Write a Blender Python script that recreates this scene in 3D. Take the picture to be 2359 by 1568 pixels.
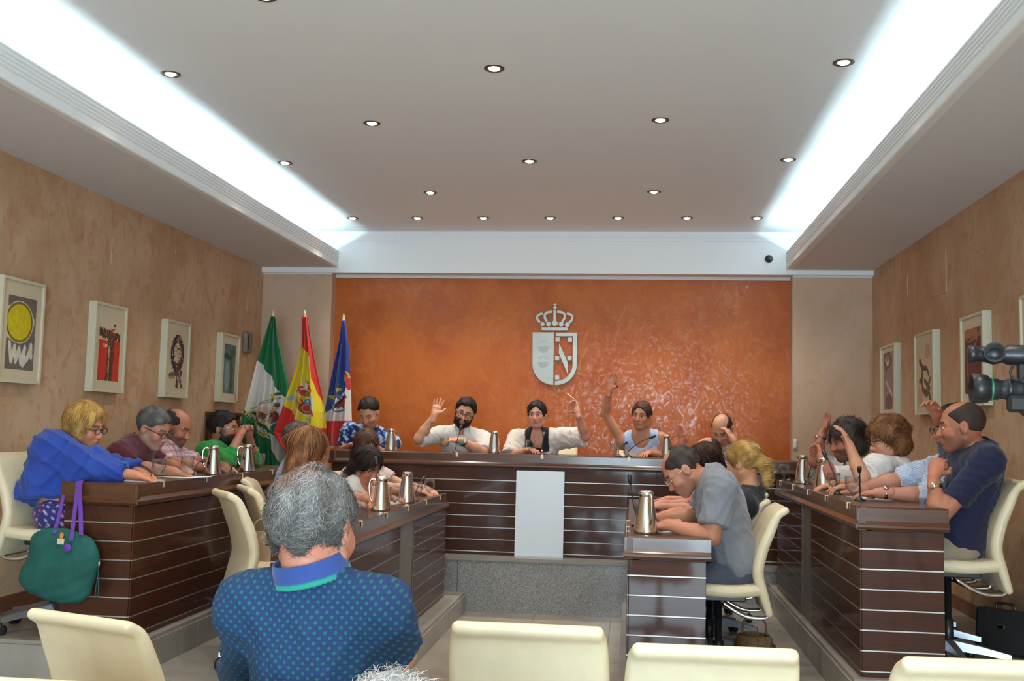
import bpy, bmesh, math, random
import numpy as np
from mathutils import Vector, Matrix
random.seed(7); RNG = np.random.default_rng(7)
for o in list(bpy.data.objects): bpy.data.objects.remove(o)
SC = bpy.context.scene
COL = SC.collection
R = math.radians

# ------------------------------------------------------------------ camera
F_PX, W_PX, H_PX = 2400.0, 2359.0, 1568.0
CAM_Z = 1.46
_u, _v, _rho = 1457 - W_PX/2, 997 - H_PX/2, 0.0235      # where the room's depth axis vanishes, and the tilt
_u2 = _u*math.cos(_rho) + _v*math.sin(_rho); _v2 = -_u*math.sin(_rho) + _v*math.cos(_rho)
PITCH = math.atan(_v2/F_PX); YAW = math.atan(_u2*math.cos(PITCH)/F_PX)
cd = bpy.data.cameras.new('camera'); cam = bpy.data.objects.new('camera', cd); COL.objects.link(cam)
cd.sensor_fit = 'HORIZONTAL'; cd.sensor_width = 36.0; cd.lens = F_PX/W_PX*36.0
cd.clip_start = 0.05; cd.clip_end = 100
RM = Matrix.Rotation(YAW, 3, 'Z') @ Matrix.Rotation(math.pi/2 + PITCH, 3, 'X') @ Matrix.Rotation(_rho, 3, 'Z')
cam.matrix_world = Matrix.Translation((0, 0, CAM_Z)) @ RM.to_4x4()
SC.camera = cam
def ray(px, py):
    return RM @ Vector(((px - W_PX/2)/F_PX, -(py - H_PX/2)/F_PX, -1.0))
def at(px, py, Y):
    d = ray(px, py); t = Y/d.y
    return Vector((d.x*t, Y, CAM_Z + d.z*t))
def atX(px, py, X):
    d = ray(px, py); t = X/d.x
    return Vector((X, d.y*t, CAM_Z + d.z*t))
def atZ(px, py, Z):
    d = ray(px, py); t = (Z - CAM_Z)/d.z
    return Vector((d.x*t, d.y*t, Z))

# ------------------------------------------------------------------ world, exposure, large lights
wd = bpy.data.worlds.new('world'); SC.world = wd; wd.use_nodes = True
bg = wd.node_tree.nodes['Background']; bg.inputs[0].default_value = (0.75, 0.85, 1.0, 1); bg.inputs[1].default_value = 0.9
SC.view_settings.view_transform = 'Standard'; SC.view_settings.look = 'None'
SC.view_settings.exposure = 0.2; SC.view_settings.gamma = 1.0
SC.view_settings.use_curve_mapping = False
def area(name, loc, rot, sx, sy, power, col):
    l = bpy.data.lights.new(name, 'AREA'); l.shape = 'RECTANGLE'; l.size = sx; l.size_y = sy; l.energy = power; l.color = col
    o = bpy.data.objects.new(name, l); COL.objects.link(o); o.location = loc; o.rotation_euler = rot
    return o
# daylight through the glazed doors at the rear of the hall, behind the photographer
area('daylight_rear_doors', (0.4, -3.9, 1.3), (R(90), 0, 0), 3.0, 2.3, 480, (0.62, 0.85, 1.0))

# ------------------------------------------------------------------ materials
MATS = {}
def lin(r, g, b):
    f = lambda c: (c/255/12.92) if c/255 <= .04045 else ((c/255 + .055)/1.055)**2.4
    return (f(r), f(g), f(b), 1)
def new_mat(name):
    m = bpy.data.materials.new(name); m.use_nodes = True
    MATS[name] = m
    return m, m.node_tree, m.node_tree.nodes['Principled BSDF']
def mat(name, col, rough=.5, metal=0., noise=0., nscale=8., stretch=(1, 1, 1), bump=0., bscale=40., spec=.5, coat=0., sheen=0., col2=None, detail=4., coat_r=.12):
    m, nt, b = new_mat(name)
    b.inputs['Roughness'].default_value = rough; b.inputs['Metallic'].default_value = metal
    b.inputs['Specular IOR Level'].default_value = spec; b.inputs['Coat Weight'].default_value = coat
    b.inputs['Coat Roughness'].default_value = coat_r; b.inputs['Sheen Weight'].default_value = sheen
    c = col if len(col) == 4 else (*col, 1)
    b.inputs['Base Color'].default_value = c
    N, L = nt.nodes, nt.links
    tc = N.new('ShaderNodeTexCoord'); mp = N.new('ShaderNodeMapping'); L.new(tc.outputs['Object'], mp.inputs[0])
    mp.inputs['Scale'].default_value = stretch
    if noise > 0 or col2:
        n = N.new('ShaderNodeTexNoise'); n.inputs['Scale'].default_value = nscale; n.inputs['Detail'].default_value = detail
        L.new(mp.outputs[0], n.inputs[0])
        rp = N.new('ShaderNodeValToRGB'); L.new(n.outputs[0], rp.inputs[0])
        rp.color_ramp.elements[0].position = .3; rp.color_ramp.elements[1].position = .7
        if col2: a, d = c, (col2 if len(col2) == 4 else (*col2, 1))
        else:
            a = tuple(min(1, x*(1 - noise)) for x in c[:3]) + (1,); d = tuple(min(1, x*(1 + noise)) for x in c[:3]) + (1,)
        rp.color_ramp.elements[0].color = a; rp.color_ramp.elements[1].color = d
        L.new(rp.outputs[0], b.inputs['Base Color'])
    if bump > 0:
        n2 = N.new('ShaderNodeTexNoise'); n2.inputs['Scale'].default_value = bscale; n2.inputs['Detail'].default_value = 5
        L.new(mp.outputs[0], n2.inputs[0])
        bp = N.new('ShaderNodeBump'); bp.inputs['Strength'].default_value = bump; bp.inputs['Distance'].default_value = .01
        L.new(n2.outputs[0], bp.inputs['Height']); L.new(bp.outputs[0], b.inputs['Normal'])
    return m
def vmat(name, rough=.6, bump=0., bscale=200., spec=.4, sheen=0., nz=0., coat=0., stretch=(1, 1, 1)):
    """material that takes its colour from the mesh's own colour attribute (dye, print, complexion)"""
    m, nt, b = new_mat(name); N, L = nt.nodes, nt.links
    at_ = N.new('ShaderNodeVertexColor'); at_.layer_name = 'Col'
    b.inputs['Roughness'].default_value = rough; b.inputs['Specular IOR Level'].default_value = spec
    b.inputs['Sheen Weight'].default_value = sheen; b.inputs['Coat Weight'].default_value = coat
    L.new(at_.outputs[0], b.inputs['Base Color'])
    if bump > 0:
        tc = N.new('ShaderNodeTexCoord'); mp = N.new('ShaderNodeMapping'); L.new(tc.outputs['Object'], mp.inputs[0])
        mp.inputs['Scale'].default_value = stretch
        n2 = N.new('ShaderNodeTexNoise'); n2.inputs['Scale'].default_value = bscale; n2.inputs['Detail'].default_value = 3
        L.new(mp.outputs[0], n2.inputs[0])
        bp = N.new('ShaderNodeBump'); bp.inputs['Strength'].default_value = bump; bp.inputs['Distance'].default_value = .004
        L.new(n2.outputs[0], bp.inputs['Height']); L.new(bp.outputs[0], b.inputs['Normal'])
    return m
def emit(name, col, strength):
    m, nt, b = new_mat(name)
    b.inputs['Base Color'].default_value = (0.8, 0.8, 0.8, 1)
    b.inputs['Emission Color'].default_value = (*col, 1); b.inputs['Emission Strength'].default_value = strength
    return m
def plaster(name, c1, c2, c3, rough, spec=.3, bump=.15, coat=0.):
    m, nt, b = new_mat(name); N, L = nt.nodes, nt.links
    tc = N.new('ShaderNodeTexCoord'); mp = N.new('ShaderNodeMapping'); L.new(tc.outputs['Object'], mp.inputs[0])
    mp.inputs['Scale'].default_value = (1.0, 1.0, .75)
    n1 = N.new('ShaderNodeTexNoise'); n1.inputs['Scale'].default_value = 1.6; n1.inputs['Detail'].default_value = 7; n1.inputs['Roughness'].default_value = .62; n1.inputs['Distortion'].default_value = .6
    n2 = N.new('ShaderNodeTexNoise'); n2.inputs['Scale'].default_value = 6.5; n2.inputs['Detail'].default_value = 8; n2.inputs['Roughness'].default_value = .7; n2.inputs['Distortion'].default_value = 1.2
    for n in (n1, n2): L.new(mp.outputs[0], n.inputs[0])
    r1 = N.new('ShaderNodeValToRGB'); L.new(n1.outputs[0], r1.inputs[0])
    e = r1.color_ramp.elements; e[0].position = .36; e[0].color = c1; e[1].position = .62; e[1].color = c2
    r2 = N.new('ShaderNodeValToRGB'); L.new(n2.outputs[0], r2.inputs[0])
    e = r2.color_ramp.elements; e[0].position = .5; e[0].color = (0, 0, 0, 1); e[1].position = .72; e[1].color = (1, 1, 1, 1)
    mx = N.new('ShaderNodeMixRGB'); L.new(r2.outputs[0], mx.inputs[0]); L.new(r1.outputs[0], mx.inputs[1]); mx.inputs[2].default_value = c3
    L.new(mx.outputs[0], b.inputs['Base Color'])
    b.inputs['Roughness'].default_value = rough; b.inputs['Specular IOR Level'].default_value = spec; b.inputs['Coat Weight'].default_value = coat
    b.inputs['Coat Roughness'].default_value = .18
    n3 = N.new('ShaderNodeTexNoise'); n3.inputs['Scale'].default_value = 14; n3.inputs['Detail'].default_value = 6; n3.inputs['Distortion'].default_value = 1.5; L.new(mp.outputs[0], n3.inputs[0])
    bp = N.new('ShaderNodeBump'); bp.inputs['Strength'].default_value = bump; bp.inputs['Distance'].default_value = .02
    L.new(n3.outputs[0], bp.inputs['Height']); L.new(bp.outputs[0], b.inputs['Normal']); 
    if coat:    # trowel scratches in the wax coat catch the light
        n4 = N.new('ShaderNodeTexNoise'); n4.inputs['Scale'].default_value = 13; n4.inputs['Detail'].default_value = 9; n4.inputs['Roughness'].default_value = .7; n4.inputs['Distortion'].default_value = 2.5; L.new(mp.outputs[0], n4.inputs[0])
        b2 = N.new('ShaderNodeBump'); b2.inputs['Strength'].default_value = .07; b2.inputs['Distance'].default_value = .015
        L.new(n4.outputs[0], b2.inputs['Height']); L.new(b2.outputs[0], b.inputs['Coat Normal'])
        r4 = N.new('ShaderNodeValToRGB'); L.new(n4.outputs[0], r4.inputs[0]); e = r4.color_ramp.elements
        e[0].position = .50; e[0].color = (.04, .04, .04, 1); e[1].position = .66; e[1].color = (coat, coat, coat, 1)
        L.new(r4.outputs[0], b.inputs['Coat Weight']); b.inputs['Coat Roughness'].default_value = .14
    return m

plaster('stucco', lin(184, 148, 112), lin(204, 172, 140), lin(178, 126, 82), .6, .3, .12)
plaster('stucco_pale', lin(192, 162, 136), lin(203, 172, 146), lin(196, 158, 122), .6, .3, .1)
plaster('orange_stucco', lin(166, 76, 16), lin(186, 96, 26), lin(184, 104, 44), .5, .3, .10, coat=.9)
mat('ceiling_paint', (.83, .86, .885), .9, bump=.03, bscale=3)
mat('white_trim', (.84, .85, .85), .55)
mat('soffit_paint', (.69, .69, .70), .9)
mat('wood', lin(74, 44, 26), .30, noise=.28, nscale=3.5, stretch=(1, 1, 14), bump=.05, bscale=30, coat=.25)
mat('wood_front', lin(70, 36, 20), .5, noise=.2, nscale=3.5, stretch=(1.2, 1.2, 16), bump=.03, bscale=24, coat=.4, spec=.2, coat_r=.07)
mat('wood_mould', lin(84, 48, 26), .28, noise=.25, nscale=4, stretch=(1, 1, 10), coat=.3)
mat('wood_dark', lin(66, 34, 18), .4, noise=.3, nscale=5, stretch=(1, 1, 8))
mat('alu_strip', (.52, .50, .46), .4, metal=.7)
mat('post_metal', lin(128, 118, 104), .4, metal=.35)
mat('granite', (.16, .155, .15), .16, col2=(.44, .425, .41), nscale=105, detail=6, bump=.02)
mat('marble_step', lin(150, 142, 132), .32, noise=.14, nscale=5, stretch=(1, 1, 1))
mat('floor_tile', lin(158, 146, 130), .12, noise=.16, nscale=3.5, spec=.6)
mat('grout', lin(108, 92, 76), .8)
mat('leather', lin(222, 206, 172), .42, noise=.04, nscale=14, bump=.05, bscale=90)
mat('chrome', (.78, .78, .78), .12, metal=1.); mat('base_metal', (.30, .31, .33), .35, metal=.8)
mat('black_plastic', (.014, .014, .016), .38)
mat('black_satin', (.022, .022, .026), .55)
mat('steel', (.72, .69, .63), .16, metal=1.)
mat('brushed', (.36, .35, .31), .45, metal=1., noise=.1, nscale=3, stretch=(1, 30, 1))
mat('brushed_dark', (.34, .33, .30), .5, metal=.7)
mat('brass', lin(214, 196, 150), .4, metal=.3)
mat('picture_frame', lin(206, 198, 172), .5)
mat('picture_mat', lin(205, 190, 160), .8)
mat('paper', (.82, .84, .86), .7)
mat('white_panel', (.84, .91, .97), .5)
mat('green_canvas', lin(22, 84, 76), .85, noise=.22, nscale=9, bump=.25, bscale=60)
mat('purple_strap', lin(98, 58, 150), .7, noise=.1, nscale=60)
mat('beige_leather', lin(158, 132, 104), .35, noise=.12, nscale=8)
mat('wicker', lin(116, 88, 58), .8, noise=.4, nscale=60, bump=.6, bscale=90)
mat('black_leather', (.02, .018, .018), .4, bump=.1, bscale=80)
mat('teal_band', lin(60, 170, 150), .5)
mat('tan_leather', lin(120, 80, 50), .5)
mat('switch_white', (.78, .77, .74), .4)
vmat('print', .75); vmat('flag_cloth', .7, sheen=.2)
vmat('skin', .5, bump=.06, bscale=220, spec=.35); vmat('hair', .6, spec=.2); vmat('cloth', .85, bump=.12, bscale=260, sheen=.15)
emit('bulb_warm', (1.0, .78, .5), 30.0); emit('tube_cool', (.66, .92, 1.0), 92.0)
emit('red_led', (1.0, .05, .03), 6.0)
m, nt, b = new_mat('glass')     # thin-walled glass: clear with a Fresnel gloss
_n, _l = nt.nodes, nt.links; _tr = _n.new('ShaderNodeBsdfTransparent'); _gl = _n.new('ShaderNodeBsdfGlossy'); _mx = _n.new('ShaderNodeMixShader'); _fr = _n.new('ShaderNodeLayerWeight')
_tr.inputs[0].default_value = (.93, .95, .95, 1); _gl.inputs['Roughness'].default_value = .03; _fr.inputs[0].default_value = .25
_l.new(_fr.outputs['Facing'], _mx.inputs[0]); _l.new(_tr.outputs[0], _mx.inputs[1]); _l.new(_gl.outputs[0], _mx.inputs[2]); _l.new(_mx.outputs[0], _n['Material Output'].inputs[0])
m, nt, b = new_mat('lens_glass')
b.inputs['Base Color'].default_value = (.02, .025, .04, 1); b.inputs['Roughness'].default_value = .05; b.inputs['Coat Weight'].default_value = 1

# ------------------------------------------------------------------ object helpers
def tag(o, label=None, cat=None, group=None, kind=None):
    if label: o['label'] = label
    if cat: o['category'] = cat
    if group: o['group'] = group
    if kind: o['kind'] = kind
    return o
def empty(name, loc, label, cat, group=None, rz=0.):
    o = bpy.data.objects.new(name, None); COL.objects.link(o); o.location = loc; o.rotation_euler = (0, 0, rz)
    o.empty_display_size = .05
    return tag(o, label, cat, group)
def copy_tree(o, parent=None):
    c = o.copy(); COL.objects.link(c)
    if parent is not None: c.parent = parent
    for ch in list(o.children): copy_tree(ch, c)
    return c
class MB:
    """collects primitive shapes; build() makes them ONE mesh object"""
    def __init__(s): s.v, s.f, s.m, s.sm, s.c = [], [], [], [], []
    def add(s, vs, fs, mi=0, smooth=False, col=None):
        o = len(s.v); s.v += [tuple(v) for v in vs]
        s.f += [tuple(i + o for i in f) for f in fs]; s.m += [mi]*len(fs); s.sm += [smooth]*len(fs)
        s.c += [col or (1, 1, 1)]*len(vs)
        return s
    def box(s, x0, x1, y0, y1, z0, z1, mi=0, ch=0.):
        if ch <= 0:
            vs = [(x, y, z) for x in (x0, x1) for y in (y0, y1) for z in (z0, z1)]
            return s.add(vs, [(0, 1, 3, 2), (4, 6, 7, 5), (0, 4, 5, 1), (2, 3, 7, 6), (0, 2, 6, 4), (1, 5, 7, 3)], mi)
        bm = bmesh.new(); bmesh.ops.create_cube(bm, size=1)
        for v in bm.verts: v.co = Vector((x0 + (v.co.x + .5)*(x1 - x0), y0 + (v.co.y + .5)*(y1 - y0), z0 + (v.co.z + .5)*(z1 - z0)))
        bmesh.ops.bevel(bm, geom=bm.edges[:], offset=ch, segments=1, affect='EDGES')
        bm.verts.index_update()
        s.add([v.co[:] for v in bm.verts], [[v.index for v in f.verts] for f in bm.faces], mi); bm.free()
        return s
    def loft(s, rings, mi=0, cap=True, smooth=True, closed=True, col=None):
        n = len(rings[0]); vs = [p for r in rings for p in r]; fs = []
        for i in range(len(rings) - 1):
            for j in range(n if closed else n - 1):
                a = i*n + j; b = i*n + (j + 1) % n
                fs.append((a, b, b + n, a + n))
        if cap and closed:
            fs.append(tuple(range(n - 1, -1, -1))); fs.append(tuple((len(rings) - 1)*n + j for j in range(n)))
        return s.add(vs, fs, mi, smooth, col)
    def lathe(s, prof, c=(0, 0, 0), n=20, mi=0, cap=True, axis=None):
        """prof: (radius, height) pairs along axis"""
        A = Vector(axis).normalized() if axis is not None else Vector((0, 0, 1))
        U = A.orthogonal().normalized(); V = A.cross(U)
        rings = [[Vector(c) + A*h + (U*math.cos(2*math.pi*j/n) + V*math.sin(2*math.pi*j/n))*max(r, 1e-4) for j in range(n)] for r, h in prof]
        return s.loft(rings, mi, cap)
    def tube(s, pts, r, n=8, mi=0, cap=True, smooth=True):
        pts = [Vector(p) for p in pts]; rings = []
        rs = r if isinstance(r, (list, tuple)) else [r]*len(pts)
        U = None
        for i, p in enumerate(pts):
            d = (pts[min(i + 1, len(pts) - 1)] - pts[max(i - 1, 0)]).normalized()
            if U is None: U = d.orthogonal().normalized()
            U = (U - d*U.dot(d)).normalized(); V = d.cross(U)
            rings.append([p + (U*math.cos(2*math.pi*j/n) + V*math.sin(2*math.pi*j/n))*rs[i] for j in range(n)])
        return s.loft(rings, mi, cap, smooth)
    def prism(s, poly, fn, t0, t1, mi=0, smooth=False):
        """poly of 2-D points; fn(a, b, t) -> 3-D"""
        n = len(poly); vs = [fn(a, b, t0) for a, b in poly] + [fn(a, b, t1) for a, b in poly]
        fs = [(j, (j + 1) % n, n + (j + 1) % n, n + j) for j in range(n)]
        bm_v = [Vector(v) for v in vs]
        fs += [tuple(range(n - 1, -1, -1)), tuple(range(n, 2*n))]
        return s.add(vs, fs, mi, smooth)
    def build(s, name, mats, parent=None, loc=None):
        """world coordinates in; stored relative to parent root (parent at translation only) or loc"""
        me = bpy.data.meshes.new(name)
        off = Vector(loc) if loc is not None else Vector((0, 0, 0))
        if parent is not None and loc is None: off = root_loc(parent)
        me.from_pydata([tuple(Vector(v) - off) for v in s.v], [], s.f)
        for m in (mats if isinstance(mats, (list, tuple)) else [mats]): me.materials.append(MATS[m])
        me.polygons.foreach_set('material_index', s.m); me.polygons.foreach_set('use_smooth', s.sm)
        bm = bmesh.new(); bm.from_mesh(me); bmesh.ops.recalc_face_normals(bm, faces=bm.faces[:]); bm.to_mesh(me); bm.free()
        if any(c != (1, 1, 1) for c in s.c):
            ca = me.color_attributes.new('Col', 'FLOAT_COLOR', 'POINT')
            ca.data.foreach_set('color', np.c_[np.array(s.c, np.float32), np.ones(len(s.c), np.float32)].ravel())
        o = bpy.data.objects.new(name, me); COL.objects.link(o)
        if parent is not None: o.parent = parent
        elif loc is not None: o.location = loc
        return o
def root_loc(o):
    v = Vector((0, 0, 0))
    while o is not None:
        v += o.location; o = o.parent
    return v
def struct(name, mb, mats, label=None):
    o = mb.build(name, mats); o['kind'] = 'structure'
    if label: o['label'] = label
    return o
def boxo(name, m, parent, x0, x1, y0, y1, z0, z1, ch=0., loc=None):
    return MB().box(x0, x1, y0, y1, z0, z1, 0, ch).build(name, m, parent, loc)
def mesh_np(name, V, Fq, mats, cols=None, parent=None, smooth=True, midx=None):
    off = np.array(root_loc(parent)) if parent is not None else np.zeros(3)
    V = np.asarray(V, np.float32) - off.astype(np.float32)
    me = bpy.data.meshes.new(name); Fq = np.asarray(Fq, np.int32)
    n, k = Fq.shape
    me.vertices.add(len(V)); me.vertices.foreach_set('co', V.ravel())
    me.loops.add(n*k); me.loops.foreach_set('vertex_index', Fq.ravel())
    me.polygons.add(n); me.polygons.foreach_set('loop_start', np.arange(0, n*k, k, dtype=np.int32))
    try: me.polygons.foreach_set('loop_total', np.full(n, k, np.int32))
    except Exception: pass
    for m in (mats if isinstance(mats, (list, tuple)) else [mats]): me.materials.append(MATS[m])
    me.polygons.foreach_set('use_smooth', np.full(n, smooth))
    if midx is not None: me.polygons.foreach_set('material_index', np.asarray(midx, np.int32))
    me.update(); me.validate()
    if cols is not None:
        ca = me.color_attributes.new('Col', 'FLOAT_COLOR', 'POINT')
        ca.data.foreach_set('color', np.c_[np.asarray(cols, np.float32), np.ones(len(V), np.float32)].astype(np.float32).ravel())
    o = bpy.data.objects.new(name, me); COL.objects.link(o)
    if parent is not None: o.parent = parent
    return o
# ================================================================== THE ROOM
XL, XR = -3.69, 2.21            # side walls
YB, YP, YBEAM = 10.12, 9.98, 9.93   # orange wall, pillar faces, beam face
YR = -4.0                       # rear wall behind the photographer
ZS, ZC, ZL = 3.02, 3.374, 3.187   # soffit, raised ceiling, top of the cove lip
CL, CR = -2.915, 1.42           # cove lips
Z_IN, Z_OUT, Z_FAR = .15, .32, .436   # terraces: inner rows, outer rows, presiding dais
def plane_wall(name, m, x0, x1, y0, y1, z0, z1): return struct(name, MB().box(x0, x1, y0, y1, z0, z1), m)
wl = plane_wall('wall_left', 'stucco', XL - .15, XL, YR, YB + .1, 0, ZS)
wr = plane_wall('wall_right', 'stucco', XR, XR + .15, YR, YB + .1, 0, ZS)
wb = plane_wall('wall_back', 'orange_stucco', -2.98, 1.48, YB, YB + .15, 0, ZS)
plane_wall('wall_back_pillar', 'stucco_pale', XL, -2.98, YP, YB + .15, 0, ZS)
plane_wall('wall_back_pillar.001', 'stucco_pale', 1.48, XR, YP, YB + .15, 0, ZS)
w = struct('wall_rear', MB().box(XL, -1.15, YR - .15, YR, 0, ZC).box(1.95, XR, YR - .15, YR, 0, ZC).box(-1.15, 1.95, YR - .15, YR, 2.65, ZC), 'stucco')
# rear glazed doors: frames only, the daylight comes through them
g = MB()
for x in (-1.15, -.13, .89, 1.89): g.box(x, x + .06, YR - .1, YR - .04, 0, 2.65)
g.box(-1.15, 1.95, YR - .1, YR - .04, 2.59, 2.65).box(-1.15, 1.95, YR - .1, YR - .04, 0, .08)
struct('door_1', g, 'alu_strip')
# plaster access hatches that show as faint outlines on the side walls
def hatch(parent, X, pts, sgn):
    a = atX(*pts[0], X); c = atX(*pts[1], X)
    y0, y1 = min(a.y, c.y), max(a.y, c.y); z0, z1 = min(a.z, c.z), max(a.z, c.z)
    m = MB().box(X - .002*sgn, X + .006*sgn, y0, y1, z0, z1, 0)
    m.build('hatch_panel', 'stucco', parent)
for q in (((258, 548), (298, 622)), ((405, 553), (427, 594)), ((570, 686), (588, 722))): hatch(wl, XL, q, 1)
for q in (((2077, 643), (2092, 680)), ((2140, 600), (2181, 672))): hatch(wr, XR, q, -1)
# skirtings on the terraces
mat('skirting', lin(120, 74, 52), .4, noise=.2, nscale=6)
struct('baseboard_left', MB().box(XL, XL + .015, 5.2, YP, Z_OUT, Z_OUT + .09), 'skirting')
struct('baseboard_right', MB().box(XR - .015, XR, 4.9, YP, Z_OUT, Z_OUT + .09), 'skirting')

# ceiling: raised field, side soffits with light coves, beam over the presiding table
struct('ceiling', MB().box(XL - .1, XR + .1, YR, YB + .1, ZC, ZC + .1), 'ceiling_paint')
SL, SR = CL - .02, CR + .02
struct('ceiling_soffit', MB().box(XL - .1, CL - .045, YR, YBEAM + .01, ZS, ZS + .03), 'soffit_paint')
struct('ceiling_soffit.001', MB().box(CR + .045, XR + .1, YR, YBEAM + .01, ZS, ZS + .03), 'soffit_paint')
def lip(name, X, s):
    """fluted plaster lip; s = +1 faces +X"""
    prof = [(-.045, ZS), (0, ZS), (.006, ZS + .006), (.006, ZS + .045), (0, ZS + .055)]
    z = ZS + .055
    for i in range(5):
        prof += [(0, z + .006), (.007, z + .010), (.007, z + .019), (0, z + .0225)]
        z += .0225
    prof += [(0, ZL), (-.045, ZL)]
    fn = lambda a, b, t: (X + s*a, t, b)
    return struct(name, MB().prism(prof, fn, YR, YBEAM), 'white_trim')
lip('trim_1', CL, 1); lip('trim_2', CR, -1)
# beam and its cornice
bm_ = MB().box(XL, XR, YBEAM, YB + .05, 2.973, ZC)
bm_.box(CL - .7, CR + .7, YBEAM - .035, YBEAM, ZC - .03, ZC).box(CL - .7, CR + .7, YBEAM - .022, YBEAM, ZC - .05, ZC - .03).box(CL - .7, CR + .7, YBEAM - .01, YBEAM, ZC - .085, ZC - .05)
struct('trim_3', bm_, 'white_trim')
struct('trim_4', MB().box(-2.98, 1.48, YB - .012, YB, 2.945, 2.973).box(XL, -2.98, YP - .012, YP, 2.955, 2.973).box(1.48, XR, YP - .012, YP, 2.955, 2.973), 'soffit_paint')
# fluorescent tubes lying in the coves
def tubes(X, lab):
    y = -3.6; k = 0
    while y < 9.4:
        root = empty('cove_tube_light', (X, y + .6, ZS + .03), lab, 'light', 'fluorescent tubes in the ceiling coves')
        boxo('batten', 'white_trim', root, X - .03, X + .03, y, y + 1.2, ZS + .03, ZS + .06)
        MB().tube([(X, y + .03, ZS + .08), (X, y + 1.17, ZS + .08)], .014, 8).build('tube', 'tube_cool', root)
        y += 1.33; k += 1
tubes(CL - .20, 'cool white fluorescent tube hidden in the cove along the wall of the flags')
tubes(CR + .20, 'cool white fluorescent tube hidden in the cove above the video camera side')

# recessed halogen spots
K = 1.04
SP = []
XS = [-2.46*K, -1.6*K, -.727*K, .139*K, 1.008*K]
for r, yy in enumerate((1.35, 2.3, 3.25, 4.2, 5.14, 6.06, 6.98, 7.91)):
    Y = yy*K
    for x in ((XS[0], XS[2], XS[4]) if r % 2 == 0 else (XS[1], XS[3])): SP.append((x, Y))
for i in range(7): SP.append(((-2.49 + i*.5855)*K, 8.88*K))
spot0 = None
mat('ring_dark', (.10, .085, .07), .4, metal=.6)
def make_spot():
    root = empty('recessed_spotlight', (0, 0, ZC), 'small recessed halogen spot with dark ring, glowing warm in the white ceiling', 'ceiling light', 'recessed spots in the raised ceiling')
    ring = MB(); n = 24
    prof = [(.030, -.002), (.036, -.004), (.050, -.006), (.054, -.004), (.055, .0)]
    rings = [[(r*math.cos(2*math.pi*j/n), r*math.sin(2*math.pi*j/n), ZC + h) for j in range(n)] for r, h in prof]
    ring.loft(rings, cap=False).build('ring', 'ring_dark', root)
    MB().lathe([(.001, -.012), (.018, -.011), (.028, -.005), (.031, -.001)], (0, 0, ZC), 20, cap=False).build('bulb', 'bulb_warm', root)
    return root
spot0 = make_spot()
for i, (x, y) in enumerate(SP):
    s = spot0 if i == 0 else copy_tree(spot0)
    s.location = (x, y, ZC)
    if i >= len(SP) - 7: s['label'] = 'recessed warm spot in the row of seven before the white beam'
    else: s['label'] = 'recessed warm spot with dark ring in the staggered rows of the white ceiling'
    l = bpy.data.lights.new('halogen', 'SPOT'); l.energy = 21; l.color = (1.0, .93, .82); l.spot_size = R(105); l.spot_blend = .9; l.shadow_soft_size = .03
    lo = bpy.data.objects.new('halogen_beam', l); COL.objects.link(lo); lo.parent = s; lo.location = (0, 0, -.025)

# floors and terraces
fl = struct('floor', MB().box(XL, XR, YR, YB, -.1, -.004), 'grout')
tm = None; T = .6
for i in range(10):
    for j in range(12):
        x = -3.75 + i*T; y = 1.4 + j*T
        x0, x1 = max(x, XL), min(x + T, XR)
        if y > 8.4 or x1 - x0 < .05: continue
        if tm is None or abs(x1 - x0 - T) > 1e-4:
            o = MB().box(x0 - x + .002, x1 - x - .002, .002, T - .002, -.01, 0, 0).build('floor_tile', 'floor_tile', fl)
            if abs(x1 - x0 - T) < 1e-4: tm = o.data
        else:
            o = bpy.data.objects.new('floor_tile', tm); COL.objects.link(o); o.parent = fl
        o.location = (x, y, 0)
boxo('near_paving', 'floor_tile', fl, XL, XR, YR, 1.4, -.01, 0)
YN_L, YN_R, YI_L, YI_R = 5.26, 5.28, 5.25, 5.28   # near ends of the four side tables
def terrace(name, x0, x1, y0, y1, z0, z1, front, m='marble_step'):
    """stone-clad platform; front = list of ('x'|'y', +-1) faces that get slabs"""
    o = struct(name, MB().box(x0, x1, y0, y1, z0, z1 - .02), 'grout')
    # tread slabs on top and riser slabs on the exposed faces
    n = max(1, round((y1 - y0)/.9))
    for i in range(n):
        a, b_ = y0 + (y1 - y0)*i/n, y0 + (y1 - y0)*(i + 1)/n
        boxo('tread_slab', m, o, x0 - .002, x1 + .002, a + .002, b_ - .002, z1 - .02, z1)
        for ax, s in front:
            if ax == 'x':
                X = x1 if s > 0 else x0
                boxo('riser_slab', m, o, min(X, X + s*.012), max(X, X + s*.012), a + .002, b_ - .002, z0, z1 - .021)
    for ax, s in front:
        if ax == 'y':
            k = max(1, round((x1 - x0)/.8))
            for i in range(k):
                a, b_ = x0 + (x1 - x0)*i/k, x0 + (x1 - x0)*(i + 1)/k
                boxo('riser_slab', m, o, a + .002, b_ - .002, y0 - .012, y0, z0, z1 - .021)
    return o
XI_L, XI_R = -1.45, -.02      # fronts of the inner tables
XO_L, XO_R = -2.587, 1.10      # fronts of the outer tables
terrace('floor_terrace', XO_L - .02, XI_L + .12, YI_L - .05, 8.46, 0, Z_IN, [('x', 1), ('y', -1)])
terrace('floor_terrace.001', XI_R - .03, XO_R - .04, YI_R - .05, 8.46, 0, Z_IN, [('x', -1), ('y', -1)])
terrace('floor_terrace.002', XL, XO_L + .05, YN_L - .08, 8.46, 0, Z_OUT, [('x', 1), ('y', -1)])
terrace('floor_terrace.003', XO_R - .035, XR, YN_R - .05, 8.46, 0, Z_OUT, [('x', -1), ('y', -1)])
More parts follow.
